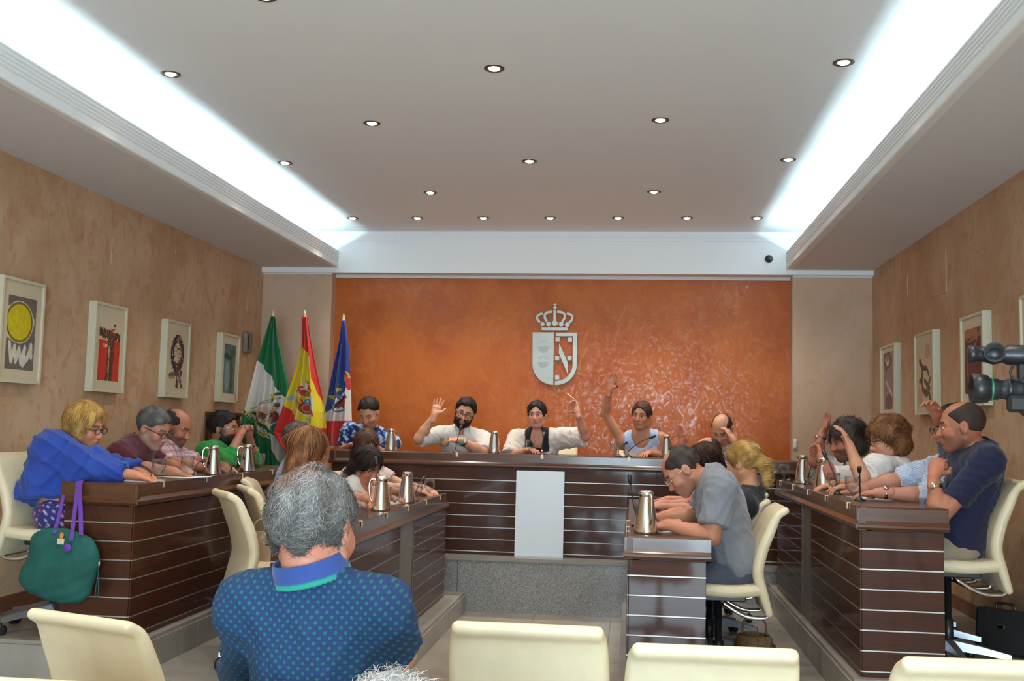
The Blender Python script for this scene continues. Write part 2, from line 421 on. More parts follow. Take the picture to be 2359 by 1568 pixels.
# presiding dais: granite face
da = struct('floor_dais', MB().box(XL, XR, 8.46, YB, 0, Z_FAR - .03), 'grout')
boxo('dais_top', 'marble_step', da, XL, XR, 8.435, YP, Z_FAR - .03, Z_FAR)
for a, b_ in ((-2.6, -1.392), (-1.388, .05), (.054, 1.2)):
    boxo('granite_slab', 'granite', da, a, b_, 8.445, 8.46, 0, Z_FAR - .032)

# ------------------------------------------------------------------ wall furniture
def picture(X, s, p_tl, p_br, art, label, depth=.055):
    """box frame on a side wall; front face corners given where the photograph shows them"""
    Xf = X + s*depth
    a = atX(*p_tl, Xf); c = atX(*p_br, Xf)
    y0, y1 = min(a.y, c.y), max(a.y, c.y); z1, z0 = a.z, c.z
    root = empty('framed_print', (X, (y0 + y1)/2, z0), label, 'picture', 'framed prints on the side walls')
    fw = .018
    m = MB()
    m.box(min(X, Xf), max(X, Xf), y0, y0 + fw, z0, z1).box(min(X, Xf), max(X, Xf), y1 - fw, y1, z0, z1)
    m.box(min(X, Xf), max(X, Xf), y0 + fw, y1 - fw, z0, z0 + fw).box(min(X, Xf), max(X, Xf), y0 + fw, y1 - fw, z1 - fw, z1)
    m.build('frame', 'picture_frame', root)
    Xm = X + s*(depth - .012)
    boxo('mount', 'picture_mat', root, min(X, Xm), max(X, Xm), y0 + fw, y1 - fw, z0 + fw, z1 - fw)
    # print: a dense grid whose vertex colours are the printed design; u runs as the viewer reads it
    mu, mv0, mv1 = art['box']
    nu, nv = 90, 130
    w_, h_ = y1 - y0, z1 - z0
    U, V = np.meshgrid(np.linspace(0, 1, nu), np.linspace(0, 1, nv))
    yy = (y0 + w_*(mu + (1 - 2*mu)*U)) if s > 0 else (y1 - w_*(mu + (1 - 2*mu)*U))
    zz = z1 - h_*(mv0 + (mv1 - mv0)*V)
    Vt = np.stack([np.full_like(U, Xm + s*.0015), yy, zz], -1).reshape(-1, 3)
    idx = np.arange(nu*nv).reshape(nv, nu)
    Fq = np.stack([idx[:-1, :-1], idx[:-1, 1:], idx[1:, 1:], idx[1:, :-1]], -1).reshape(-1, 4)
    if s < 0: Fq = Fq[:, ::-1]
    cols = art['fn'](U.ravel(), V.ravel())
    mesh_np('print', Vt, Fq, 'print', cols, root, smooth=False)
    return root
def L3(r, g, b): return np.array(lin(r, g, b)[:3])
def nz2(u, v, s, seed=0):
    """cheap value noise"""
    rs = np.random.default_rng(seed); G = rs.random((64, 64))
    x, y = u*s, v*s; i, j = np.floor(x).astype(int), np.floor(y).astype(int); fx, fy = x - i, y - j
    fx, fy = fx*fx*(3 - 2*fx), fy*fy*(3 - 2*fy)
    g_ = lambda a, b: G[a % 64, b % 64]
    return (g_(i, j)*(1 - fx) + g_(i + 1, j)*fx)*(1 - fy) + (g_(i, j + 1)*(1 - fx) + g_(i + 1, j + 1)*fx)*fy
def paint(n, base): return np.tile(L3(*base), (n, 1))
def seg(u, v, a, b):
    ax, ay = a; bx, by = b; t = np.clip(((u - ax)*(bx - ax) + (v - ay)*(by - ay))/((bx - ax)**2 + (by - ay)**2 + 1e-9), 0, 1)
    return np.hypot(u - ax - t*(bx - ax), v - ay - t*(by - ay))
def art_sun(u, v):
    c = paint(len(u), (205, 196, 172)); n = nz2(u, v, 30, 1)
    g_ = L3(110, 98, 92)
    c[(v < .14 + .1*u) | ((u > .8) & (v < .58) & (nz2(u, v, 14, 5) > .35))] = g_
    low = v > .57 + .04*np.sin(u*5); c[low] = g_
    r = np.hypot((u - .42)/.44, (v - .35)/.26)
    c[r < 1.13] = L3(212, 205, 182); c[(r > .92) & (r < 1.08) & (u < .9)] = L3(120, 100, 40); c[r < .95] = L3(206, 184, 20)
    d = np.full(len(u), 9.)
    pts = [(.12, .66), (.2, .88), (.3, .7), (.36, .88), (.46, .72), (.55, .9), (.66, .7), (.62, .92), (.8, .8), (.88, .66), (.9, .8)]
    for a, b_ in zip(pts[:-1], pts[1:]): d = np.minimum(d, seg(u, v, a, b_))
    c[d < .05] = L3(210, 202, 184)
    c *= (.86 + .28*n)[:, None]
    return c
def art_cross(u, v):
    c = paint(len(u), (206, 190, 160)); n = nz2(u*1, v*4, 12, 2); n2 = nz2(u*4, v*1.2, 16, 3)
    c[(v > .30)] = L3(196, 52, 24)
    c[(v > .36) & (v < .42) & (u > .2) & (u < .45) & (n2 > .4)] = L3(206, 190, 160)
    beam = (np.abs(v - .19 - .06*u + .05*n) < .075 + .05*(n2 - .5)) & (n2 > .18)
    c[beam] = L3(92, 52, 36); c[(np.abs(u - .62) < .1) & (v > .06) & (v < .26) & (n > .5)] = L3(170, 44, 30)
    stem = (np.abs(u - .58 + .08*(v - .3)) < .16 + .05*(n2 - .5)) & (v > .2)
    c[stem & (n2 > .3)] = L3(84, 52, 36); c[stem & (n2 <= .3)] = L3(130, 84, 54)
    c[(np.hypot((u - .72)/.05, (v - .02)/.03) < 1)] = L3(60, 40, 40)
    c[(np.abs(u - .47 - .03*v) < .025) & (v > .4) & (n2 > .35)] = L3(206, 190, 160)
    return c
def art_face(u, v):
    c = paint(len(u), (206, 188, 160)); n = nz2(u*3, v*2, 10, 4); n2 = nz2(u*2, v*6, 12, 6)
    r = np.hypot((u - .5)/.4, (v - .36)/.36)
    ring = (r < 1.0) & (r > .55) & (n > .2); c[ring] = L3(84, 50, 40); c[ring & (u < .42)] = L3(52, 44, 66)
    c[(r < .6) & (n2 > .55)] = L3(96, 60, 46); c[(r < .35) & (n > .6)] = L3(190, 168, 140)
    for a, b_, w, col in (((.1, .78), (.72, .7), .05, (92, 70, 64)), ((.55, .66), (.85, .99), .05, (110, 70, 50)), ((.8, .7), (.5, .98), .045, (86, 60, 54)), ((.1, .82), (.4, .8), .03, (170, 130, 60)), ((.5, .8), (.56, .99), .05, (80, 60, 60))):
        d = seg(u, v, a, b_); c[(d < w) & (n > .22)] = L3(*col)
    return c
def art_teal(u, v):
    n = nz2(u*2, v*2, 8, 7); c = L3(96, 118, 112)*(.75 + .5*n)[:, None]
    c[(v < .2)] *= .8
    n2 = nz2(u*5, v, 14, 8)
    c[(np.abs(v - .24 - .05*u) < .055) & (u < .7) & (n2 > .25)] = L3(30, 56, 48)
    c[(np.abs(u - .66) < .13) & (v > .1) & (n2 > .3)] = L3(82, 78, 70)
    c[(np.hypot((u - .3)/.22, (v - .65)/.3) < 1)] = L3(128, 142, 140)
    return c
def art_violet(u, v):
    n = nz2(u*3, v*3, 9, 9); c = L3(146, 126, 118)*(.8 + .4*n)[:, None]
    for a, b_ in (((.2, .5), (.9, .75)), ((.15, .1), (.6, .3)), ((.8, .05), (.4, .25))):
        c[seg(u, v, a, b_) < .03] = L3(205, 190, 170)
    c[np.hypot((u - .55)/.38, (v - .87)/.14) < 1] = L3(112, 92, 88)
    c[(np.abs(np.hypot((u - .4)/.34, (v - .14)/.14) - 1) < .25)] = L3(116, 98, 92)
    return c
def art_runner(u, v):
    c = paint(len(u), (206, 188, 152)); n = nz2(u*3, v*3, 12, 10)
    c[np.hypot((u - .72)/.2, (v - .14)/.13) < 1] = L3(198, 156, 116)
    c[(v > .72) & (u < .35)] = L3(196, 158, 122)
    P = [(.15, .28), (.35, .4), (.3, .6), (.35, .75), (.6, .85), (.8, .8), (.9, .95)]
    d = np.full(len(u), 9.)
    for a, b_ in zip(P[:-1], P[1:]): d = np.minimum(d, seg(u, v, a, b_))
    for a, b_ in (((.35, .4), (.65, .42)), ((.65, .42), (.8, .52)), ((.3, .6), (.12, .62)), ((.5, .62), (.85, .75)), ((.9, .6), (.55, .82))): d = np.minimum(d, seg(u, v, a, b_)*1.3)
    c[(d < .055) & (n > .12)] = L3(108, 82, 66)
    return c
def art_maroon(u, v):
    n = nz2(u*4, v*4, 9, 11); c = L3(106, 58, 46)*(.85 + .3*n)[:, None]
    c[v < .14] = L3(160, 108, 74); c[(np.abs(u - .85) < .05) & (v < .08)] = L3(70, 66, 80)
    d = np.full(len(u), 9.)
    P = [(.1, .16), (.3, .2), (.5, .17), (.8, .16), (.6, .3), (.25, .38), (.15, .55), (.2, .8), (.6, .86), (.85, .75)]
    for a, b_ in zip(P[:-1], P[1:]): d = np.minimum(d, seg(u, v, a, b_))
    c[d < .014] = L3(150, 116, 104)
    return c
picture(XL, 1, (10, 632), (93, 886), dict(box=(.17, .17, .87), fn=art_sun), 'white box-framed print of a yellow disc over grey scribble, beside the red print')
picture(XL, 1, (224, 692), (285, 906), dict(box=(.17, .22, .87), fn=art_cross), 'white box-framed print with a brown cross shape on a red ground')
picture(XL, 1, (388, 734), (433, 918), dict(box=(.15, .17, .87), fn=art_face), 'white box-framed print of a dark brushstroke head, between the red and the teal prints')
picture(XL, 1, (514, 765), (548, 928), dict(box=(.19, .15, .87), fn=art_teal), 'white box-framed teal grey abstract print hanging nearest the flags')
picture(XR, -1, (2027, 800), (2061, 958), dict(box=(.2, .1, .9), fn=art_violet), 'white box-framed mauve grey print hanging nearest the orange wall on the right wall')
picture(XR, -1, (2105, 772), (2150, 953), dict(box=(.14, .14, .87), fn=art_runner), 'white box-framed print of a brown running figure shape and a pale orange disc')
picture(XR, -1, (2210, 733), (2266, 933), dict(box=(.15, .15, .86), fn=art_maroon), 'white box-framed maroon print with thin grey outlines behind the video camera')
picture(XR, -1, (2346, 684), (2420, 935), dict(box=(.15, .15, .86), fn=art_violet), 'white box-framed print above the video camera, cut by the picture edge')

# wall unit near the flags, switch plate, dome camera
p = atX(573, 764, XL + .05); q = atX(588, 815, XL + .05)
sp = empty('wall_speaker', (XL, p.y, q.z), 'slim grey metal wall unit beside the flags', 'wall unit')
boxo('housing', 'brushed', sp, XL, XL + .045, p.y - .02, p.y + .12, q.z, p.z, .006)
boxo('slot', 'black_satin', sp, XL + .0445, XL + .047, p.y, p.y + .03, q.z + .03, p.z - .03)
s_ = at(1821, 1022, YP - .005)
sw = empty('wall_switch', (s_.x, YP, s_.z - .05), 'small white switch plate at the edge of the orange wall', 'switch')
boxo('plate', 'switch_white', sw, 1.485, 1.52, YP - .012, YP, s_.z - .045, s_.z + .045, .004)
boxo('rocker', 'switch_white', sw, 1.491, 1.514, YP - .017, YP - .011, s_.z - .03, s_.z + .03, .003)
c_ = at(1772, 595, YBEAM - .03)
dc = empty('dome_camera', (c_.x, YBEAM, c_.z), 'small round black security camera on the white beam', 'security camera')
MB().lathe([(.036, 0), (.038, .006), (.034, .02), (.026, .03), (.01, .036)], (c_.x, YBEAM, c_.z), 20, axis=(0, -1, 0)).build('housing', 'black_plastic', dc)
MB().lathe([(.014, .030), (.014, .044), (.008, .048)], (c_.x + .008, YBEAM, c_.z - .004), 14, axis=(.15, -1, -.1)).build('lens', 'lens_glass', dc)

# ------------------------------------------------------------------ coat of arms in brushed metal
def crest():
    Yw = YB
    o_ = at(1278, 800, Yw)
    root = empty('coat_of_arms', (o_.x, Yw, at(1278, 887, Yw).z), 'large brushed metal coat of arms with crown mounted on the orange wall', 'emblem')
    def C(cx, cy):   # crop coordinates of the close-up -> wall
        return at(1180 + cx/6.815, 680 + cy/6.815, Yw - .03)
    def plate(name, pts, d0=.012, d1=.03, m='brushed'):
        P3 = [C(*p) for p in pts]
        fn = lambda i, j, t: (P3[int(i)].x, Yw - t, P3[int(i)].z)
        return MB().prism([(i, 0) for i in range(len(P3))], fn, d0, d1).build(name, m, root)
    def arc(cx, cy, rx, ry, a0, a1, n=18): return [(cx + rx*math.cos(R(a0 + (a1 - a0)*i/n)), cy + ry*math.sin(R(a0 + (a1 - a0)*i/n))) for i in range(n + 1)]
    def band(path, w):
        L_, R_ = [], []
        for i, p in enumerate(path):
            a = path[max(i - 1, 0)]; b_ = path[min(i + 1, len(path) - 1)]
            dx, dy = b_[0] - a[0], b_[1] - a[1]; l = math.hypot(dx, dy); nx, ny = -dy/l*w/2, dx/l*w/2
            L_.append((p[0] + nx, p[1] + ny)); R_.append((p[0] - nx, p[1] - ny))
        return L_ + R_[::-1]
    plate('shield_half', [(320, 580), (655, 580), (643, 1405)] + arc(650, 1080, 332, 325, 91, 180, 16))
    for y in (890 - 85, 1045):
        plate('cauldron', [(404, y), (577, y)] + arc(490, y, 86, 92, 0, 180, 16)[1:-1], .030, .0325, 'brushed_dark')
        plate('cauldron_handle', band(arc(490, y - 10, 72, 80, 205, 335, 14), 12), .030, .0325, 'brushed_dark')
    inner = arc(690, 1080, 258, 265, 0, 95, 16)
    outer = arc(690, 1080, 325, 325, 0, 93, 16)
    # frame in two convex-ish pieces so that the faces stay clean
    plate('shield_border', [(682, 585), (1020, 585), (1020, 640), (682, 640)])
    plate('shield_border', [(952, 640), (1020, 640), (1015, 1080), (948, 1080)])
    for i in range(16):
        plate('shield_border_piece', [inner[i], outer[i], outer[i + 1], inner[i + 1]]) if False else None
    rim = band([((a[0] + b_[0])/2, (a[1] + b_[1])/2) for a, b_ in zip(inner, outer)], 64)
    P3 = [C(*p) for p in rim]; n = len(P3)//2
    mb = MB(); vs = [(p.x, Yw - t, p.z) for t in (.012, .03) for p in P3]; N_ = 2*n; fs = []
    for i in range(n - 1):
        a, b_, c2, d = i, i + 1, N_ - 2 - i, N_ - 1 - i
        fs += [(a, b_, c2, d), tuple(k + N_ for k in (d, c2, b_, a)), (a, b_, b_ + N_, a + N_), (d, c2, c2 + N_, d + N_)]
    fs += [(0, N_ - 1, 2*N_ - 1, N_), (n - 1, n, n + N_, n - 1 + N_)]
    mb.add(vs, fs).build('shield_rim', 'brushed', root)
    plate('diagonal_bar', [(738, 750), (875, 1065), (872, 1240), (730, 905)])
    for x, y, pips in ((712, 692, 1), (905, 695, 0), (705, 985, 1), (900, 985, 1), (705, 1287, 0)):
        d = plate('die', [(x - 33, y - 30), (x - 27, y - 34), (x + 27, y - 34), (x + 33, y - 30), (x + 33, y + 28), (x + 27, y + 33), (x - 27, y + 33), (x - 33, y + 28)])
        if pips:
            for dx, dy in ((0, 0), (-17, -17), (17, -17), (-17, 17), (17, 17)):
                plate('pip', arc(x + dx, y + dy, 5, 5, 0, 324, 9), .0298, .031, 'brushed_dark')
    plate('crown_base', [(462, 505), (872, 505), (872, 548), (462, 548)])
    for x, y, r in ((476, 453, 34), (570, 450, 38), (668, 438, 46), (769, 450, 38), (864, 460, 37)):
        plate('crown_pearl', arc(x, y, r, r, 0, 345, 23))
    def bez(p0, p1, p2, p3, n=12):
        return [tuple((1 - t)**3*a + 3*(1 - t)**2*t*b_ + 3*(1 - t)*t*t*c2 + t**3*d for a, b_, c2, d in zip(p0, p1, p2, p3)) for t in [i/n for i in range(n + 1)]]
    def strip(name, path, w):
        rim = band(path, w); P3 = [C(*p) for p in rim]; n = len(P3)//2; N_ = 2*n
        vs = [(p.x, Yw - t, p.z) for t in (.012, .03) for p in P3]; fs = []
        for i in range(n - 1):
            a, b_, c2, d = i, i + 1, N_ - 2 - i, N_ - 1 - i
            fs += [(a, b_, c2, d), tuple(k + N_ for k in (d, c2, b_, a)), (a, b_, b_ + N_, a + N_), (d, c2, c2 + N_, d + N_)]
        fs += [(0, N_ - 1, 2*N_ - 1, N_), (n - 1, n, n + N_, n - 1 + N_)]
        MB().add(vs, fs).build(name, 'brushed', root)
    strip('crown_arch', bez((482, 288), (400, 290), (345, 350), (440, 425)), 36)
    strip('crown_arch', bez((628, 260), (520, 255), (470, 310), (545, 410)), 38)
    strip('crown_arch', bez((705, 260), (815, 255), (870, 310), (785, 412)), 38)
    strip('crown_arch', bez((855, 288), (940, 290), (990, 350), (890, 430)), 36)
    plate('crown_post', [(645, 235), (692, 235), (692, 395), (645, 395)])
    plate('orb', arc(672, 196, 28, 26, 0, 345, 20))
    plate('cross', [(667, 122), (679, 122), (679, 138), (702, 138), (702, 152), (680, 152), (680, 172), (666, 172), (666, 152), (646, 152), (646, 138), (667, 138)])
    for x, y in ((480, 640), (480, 1250), (980, 800), (980, 610), (800, 1360), (670, 525), (520, 525), (820, 525)):
        c = C(x, y); MB().lathe([(.006, 0), (.006, .014)], (c.x, Yw, c.z), 8, axis=(0, -1, 0)).build('mounting_pin', 'brushed_dark', root)
crest()
# ================================================================== TABLES
PITCH_S = .0967
LEV = [.027 + i*PITCH_S for i in range(7)]     # heights of the metal inlay strips above the table's foot
def planks(root, face, a0, a1, pos, out, zb, extra=0.):
    """boards with metal inlays on one face. face 'x': plane X=pos, runs along Y a0..a1; face 'y': plane Y=pos, runs along X. out = outward sign"""
    zs = [0] + LEV + [.697 + extra]
    for i in range(8):
        z0, z1 = zb + zs[i] + (.0034 if i else 0), zb + zs[i + 1] - .0034
        p0, p1 = min(pos, pos + out*.008), max(pos, pos + out*.008)
        if face == 'x': boxo('plank', 'wood_front', root, p0, p1, a0, a1, z0, z1, .0015)
        else: boxo('plank', 'wood_front', root, a0, a1, p0, p1, z0, z1, .0015)
        if i < 7:
            q0, q1 = min(pos, pos + out*.006), max(pos, pos + out*.006)
            z2, z3 = zb + zs[i + 1] - .0032, zb + zs[i + 1] + .0032
            if face == 'x': boxo('inlay_strip', 'alu_strip', root, q0, q1, a0, a1, z2, z3)
            else: boxo('inlay_strip', 'alu_strip', root, a0, a1, q0, q1, z2, z3)
def desk(name, label, x0, x1, y0, y1, zb, fx, posts=(), both_ends=False, hh=.81):
    """side table running along Y; front face at x = (x1 if fx>0 else x0)"""
    root = empty(name, ((x0 + x1)/2, (y0 + y1)/2, zb), label, 'table', 'panelled council tables')
    ex = hh - .81
    if fx > 0: boxo('carcass', 'wood_dark', root, x1 - .06, x1 - .01, y0 + .01, y1 - .01, zb, zb + .70 + ex)
    else: boxo('carcass', 'wood_dark', root, x0 + .01, x0 + .06, y0 + .01, y1 - .01, zb, zb + .70 + ex)
    for q0, q1 in ((y0 + .01, y0 + .04), (y1 - .04, y1 - .01)): boxo('end_board', 'wood_dark', root, x0 + .012, x1 - .012, q0, q1, zb, zb + .70 + ex)
    X = (x1 - .01) if fx > 0 else (x0 + .01)
    runs = []; a = y0 + .004
    for p0, p1 in posts:
        runs.append((a, p0)); a = p1
        boxo('metal_post', 'post_metal', root, min(X, X + fx*.003), max(X, X + fx*.003), p0 + .03, p1 - .03, zb, zb + .697 + ex)
        for q0, q1 in ((p0, p0 + .03), (p1 - .03, p1)): boxo('post_jamb', 'wood_mould', root, min(X, X + fx*.008), max(X, X + fx*.008), q0, q1, zb, zb + .697 + ex)
    runs.append((a, y1 - .004))
    for r0, r1 in runs: planks(root, 'x', r0, r1, X, fx, zb, ex)
    planks(root, 'y', x0 + .012, x1 - .012, y0 + .01, -1, zb, ex)
    if both_ends: planks(root, 'y', x0 + .012, x1 - .012, y1 - .01, 1, zb, ex)
    # moulding, fascia and top as a profile swept round the outside
    prof = [(0, .697), (.012, .700), (.020, .712), (.020, .722), (.012, .730), (.008, .735), (.002, .742), (0, .802), (-.005, .81), (-.03, .81), (-.03, .697)]
    fn = (lambda d, z, t: (x1 + d, t, zb + z + ex)) if fx > 0 else (lambda d, z, t: (x0 - d, t, zb + z + ex))
    MB().prism(prof, fn, y0 - .012, y1 + .012).build('moulding', 'wood_mould', root)
    fn = lambda d, z, t: (t, y0 - d, zb + z + ex)
    MB().prism(prof, fn, x0 - .012, x1 + .012).build('moulding', 'wood_mould', root)
    boxo('table_top', 'wood', root, x0, x1, y0 + .005, y1, zb + .785 + ex, zb + .811 + ex, .003)
    return root
HT_IN, HT_OUT, HT_FAR = Z_IN + .80, Z_OUT + .81, Z_FAR + .826
desk('council_table', 'dark panelled outer table along the flag side wall, green bag hung on its end', -2.99, XO_L, YN_L, 8.3, Z_OUT, 1, [(6.58, 6.96)])
desk('council_table', 'dark panelled outer table in front of the man in the navy polo shirt', XO_R, 1.507, YN_R, 8.2, Z_OUT, -1, [(6.66, 7.05)])
desk('council_table', 'dark panelled inner table before the long-haired women, on the lower step', -1.85, XI_L, YI_L, 8.2, Z_IN, 1, [(6.56, 7.0)], hh=.80)
desk('council_table', 'dark panelled inner table the grey-shirted man leans on', XI_R, .381, YI_R, 8.2, Z_IN, -1, [(6.66, 7.05)], True, hh=.80)
# presiding table
def far_desk():
    x0, x1, y0, y1, zb = -2.515, 1.36, 8.6, 9.05, Z_FAR
    root = empty('presiding_table', ((x0 + x1)/2, (y0 + y1)/2, zb), 'long dark panelled presiding table on the granite dais below the coat of arms', 'table', 'panelled council tables')
    ex = .016
    boxo('carcass', 'wood_dark', root, x0 + .01, x1 - .01, y0 + .01, y0 + .1, zb, zb + .70 + ex)
    for a, b_ in ((x0, x0 + .06), (x1 - .06, x1)): boxo('side_panel', 'wood_front', root, a, b_, y0 + .012, y1, zb, zb + .70 + ex)
    xs = [x0 + .004, -1.72, -.75, .2, x1 - .004]
    for a, b_ in zip(xs[:-1], xs[1:]): planks(root, 'y', a + .001, b_ - .001, y0 + .01, -1, zb, ex)
    prof = [(0, .697), (.012, .700), (.022, .712), (.022, .722), (.012, .730), (.008, .735), (.002, .742), (0, .802), (-.005, .81), (-.03, .81), (-.03, .697)]
    MB().prism(prof, lambda d, z, t: (t, y0 - d, zb + z + ex), x0 - .02, x1 + .02).build('moulding', 'wood_mould', root)
    for X, s in ((x0, -1), (x1, 1)):
        MB().prism(prof, lambda d, z, t: (X + s*d, t, zb + z + ex), y0 - .02, y1).build('moulding', 'wood_mould', root)
    boxo('table_top', 'wood', root, x0, x1, y0 + .005, y1, zb + .785 + ex, zb + .811 + ex, .003)
far_desk()
a, c = at(1190, 1083, 8.57), at(1297, 1283, 8.57)
bp = empty('blank_panel', ((a.x + c.x)/2, 8.57, Z_FAR), 'blank white board leaning on the front of the presiding table', 'panel')
m_ = MB()
m_.add([(a.x, 8.545, Z_FAR), (c.x, 8.545, Z_FAR), (c.x, 8.566, a.z), (a.x, 8.566, a.z), (a.x, 8.557, Z_FAR), (c.x, 8.557, Z_FAR), (c.x, 8.578, a.z), (a.x, 8.578, a.z)],
       [(0, 1, 2, 3), (7, 6, 5, 4), (0, 4, 5, 1), (1, 5, 6, 2), (2, 6, 7, 3), (3, 7, 4, 0)])
m_.build('board', 'white_panel', bp)
boxo('foot_rail', 'alu_strip', bp, a.x, c.x, 8.536, 8.545, Z_FAR, Z_FAR + .012)
# wooden cabinet in the corner by the flags
cb = empty('wooden_cabinet', (-3.6, 8.9, Z_FAR), 'dark wooden cabinet in the corner behind the man in green', 'cabinet')
cx0, cx1, cy0, cy1, cz1 = XL + .003, -3.52, 8.72, 9.08, 1.525
boxo('body', 'wood_dark', cb, cx0, cx1, cy0, cy1, Z_FAR, cz1)
boxo('cornice', 'wood_mould', cb, cx0, cx1 + .02, cy0 - .02, cy1 + .02, cz1, cz1 + .035, .006)
for i in range(2):
    d = boxo('door', 'wood_mould', cb, cx1, cx1 + .015, cy0 + .01 + i*.175, cy0 + .175 + i*.175, Z_FAR + .05, cz1 - .03, .004)
    MB().lathe([(.006, 0), (.011, .012), (.012, .02), (.005, .027)], (cx1 + .015, cy0 + .15 + i*.07, 1.3), 10, axis=(1, 0, 0)).build('knob', 'brass', d)
boxo('side_panel', 'wood_mould', cb, cx0 + .03, cx1 - .03, cy0 - .012, cy0, Z_FAR + .08, cz1 - .06, .004)

# ================================================================== CHAIRS
def rrect(w, t, n=5, rad=None):
    """rounded rectangle outline w x t"""
    r = min(rad if rad else t/2, t/2 - 1e-4, w/2 - 1e-4); pts = []
    for cx, cy, a in ((w/2 - r, t/2 - r, 0), (-w/2 + r, t/2 - r, 90), (-w/2 + r, -t/2 + r, 180), (w/2 - r, -t/2 + r, 270)):
        for i in range(n): 
            q = R(a + 90*i/(n - 1)); pts.append((cx + r*math.cos(q), cy + r*math.sin(q)))
    return pts
def slab(mb, path, widths, thick, n_end=4):
    """soft slab swept along a 2-D path of (y, z); width along x"""
    # resample
    P = [Vector((0, y, z)) for y, z in path]
    rings = []
    N = len(P)
    for i, p in enumerate(P):
        d = (P[min(i + 1, N - 1)] - P[max(i - 1, 0)]).normalized(); nrm = Vector((0, -d.z, d.y))
        t = i/(N - 1); w = widths(t) if callable(widths) else widths; th = thick(t) if callable(thick) else thick
        rings.append((p, d, nrm, w, th))
    out = []
    def ring(p, nrm, w, th): return [p + Vector((a, 0, 0)) + nrm*b_ for a, b_ in rrect(w, th)]
    p, d, nrm, w, th = rings[0]
    for k in range(n_end, 0, -1):
        q = k/n_end*math.pi/2; out.append(ring(p - d*(th/2*math.sin(q)), nrm, max(w - th*(1 - math.cos(q)), .01), max(th*math.cos(q), .004)))
    for r_ in rings: out.append(ring(r_[0], r_[2], r_[3], r_[4]))
    p, d, nrm, w, th = rings[-1]
    for k in range(1, n_end + 1):
        q = k/n_end*math.pi/2; out.append(ring(p + d*(th/2*math.sin(q)), nrm, max(w - th*(1 - math.cos(q)), .01), max(th*math.cos(q), .004)))
    mb.loft(out)
def spline(pts, n):
    P = [Vector(p) for p in pts]; P = [2*P[0] - P[1]] + P + [2*P[-1] - P[-2]]; out = []
    for i in range(1, len(P) - 2):
        for k in range(n):
            t = k/n; a, b_, c2, d = P[i - 1], P[i], P[i + 1], P[i + 2]
            out.append(.5*((2*b_) + (c2 - a)*t + (2*a - 5*b_ + 4*c2 - d)*t*t + (3*b_ - a - 3*c2 + d)*t**3))
    out.append(P[-2]); return out
def make_chair():
    """cream swivel chair, faces +Y, origin on the floor"""
    root = empty('swivel_chair', (0, 0, 0), 'x', 'chair', 'cream leather swivel chairs')
    m = MB(); path = [(p.x, p.y) for p in spline([(-.235, .42, 0), (-.205, .52, 0), (-.180, .62, 0), (-.200, .73, 0), (-.240, .83, 0), (-.275, .905, 0), (-.315, .935, 0)], 5)]
    slab(m, path, lambda t: .43 + .03*math.sin(math.pi*t) - .01*t, lambda t: .038 + .02*math.sin(math.pi*min(1, t*1.15)))
    m.build('backrest', 'leather', root)
    m = MB(); path = [(p.x, p.y) for p in spline([(-.19, .535, 0), (-.05, .522, 0), (.10, .528, 0), (.20, .530, 0), (.245, .508, 0)], 5)]
    slab(m, path, lambda t: .44 + .03*math.sin(math.pi*t), lambda t: .062)
    m.build('seat', 'leather', root)
    boxo('seat_plate', 'black_plastic', root, -.12, .12, -.13, .13, .46, .495, .006)
    for s in (-1, 1):
        MB().tube(spline([(s*.12, -.246, .435), (s*.12, -.25, .405), (s*.12, -.215, .385), (s*.12, -.12, .393), (s*.12, .0, .46)], 5), .0115, 8).build('back_bracket', 'chrome', root)
    boxo('bracket_cap', 'chrome', root, -.14, .14, -.255, -.225, .395, .432, .008)
    MB().lathe([(.028, .10), (.028, .24), (.018, .242), (.018, .47)], (0, 0, 0), 14).build('gas_column', 'black_plastic', root)
    for k in range(5):
        a = R(90 + 72*k + 20); d = Vector((math.cos(a), math.sin(a), 0)); n_ = Vector((-d.y, d.x, 0))
        lg = MB(); rings = []
        for r_, zc, hw, hh in ((.02, .115, .026, .024), (.16, .10, .021, .018), (.29, .078, .017, .013)):
            c = d*r_ + Vector((0, 0, zc)); rings.append([c + n_*hw + Vector((0, 0, -hh)), c - n_*hw + Vector((0, 0, -hh)), c - n_*hw*.8 + Vector((0, 0, hh)), c + n_*hw*.8 + Vector((0, 0, hh))])
        lo = lg.loft(rings, smooth=False).build('base_leg', 'base_metal', root)
        c = d*.285; cs = MB()
        for s in (-1, 1): cs.lathe([(.012, -.010), (.026, -.009), (.028, -.004), (.028, .004), (.026, .009), (.012, .010)], c + n_*(.016*s) + Vector((0, 0, .028)), 14, axis=n_)
        cs.lathe([(.008, .03), (.008, .07)], c, 8)
        cs.build('caster', 'black_plastic', lo)
    return root
chair0 = make_chair(); _first = [True]
def chair(x, y, z, face, label, zs=1.0):
    """face: direction in degrees the sitter looks (0 = +X, 90 = +Y)"""
    o = chair0 if _first[0] else copy_tree(chair0); _first[0] = False
    o.location = (x, y, z); o.rotation_euler = (0, 0, R(face - 90)); o['label'] = label
    if zs != 1.0: o.scale = (1, 1, zs)
    return o

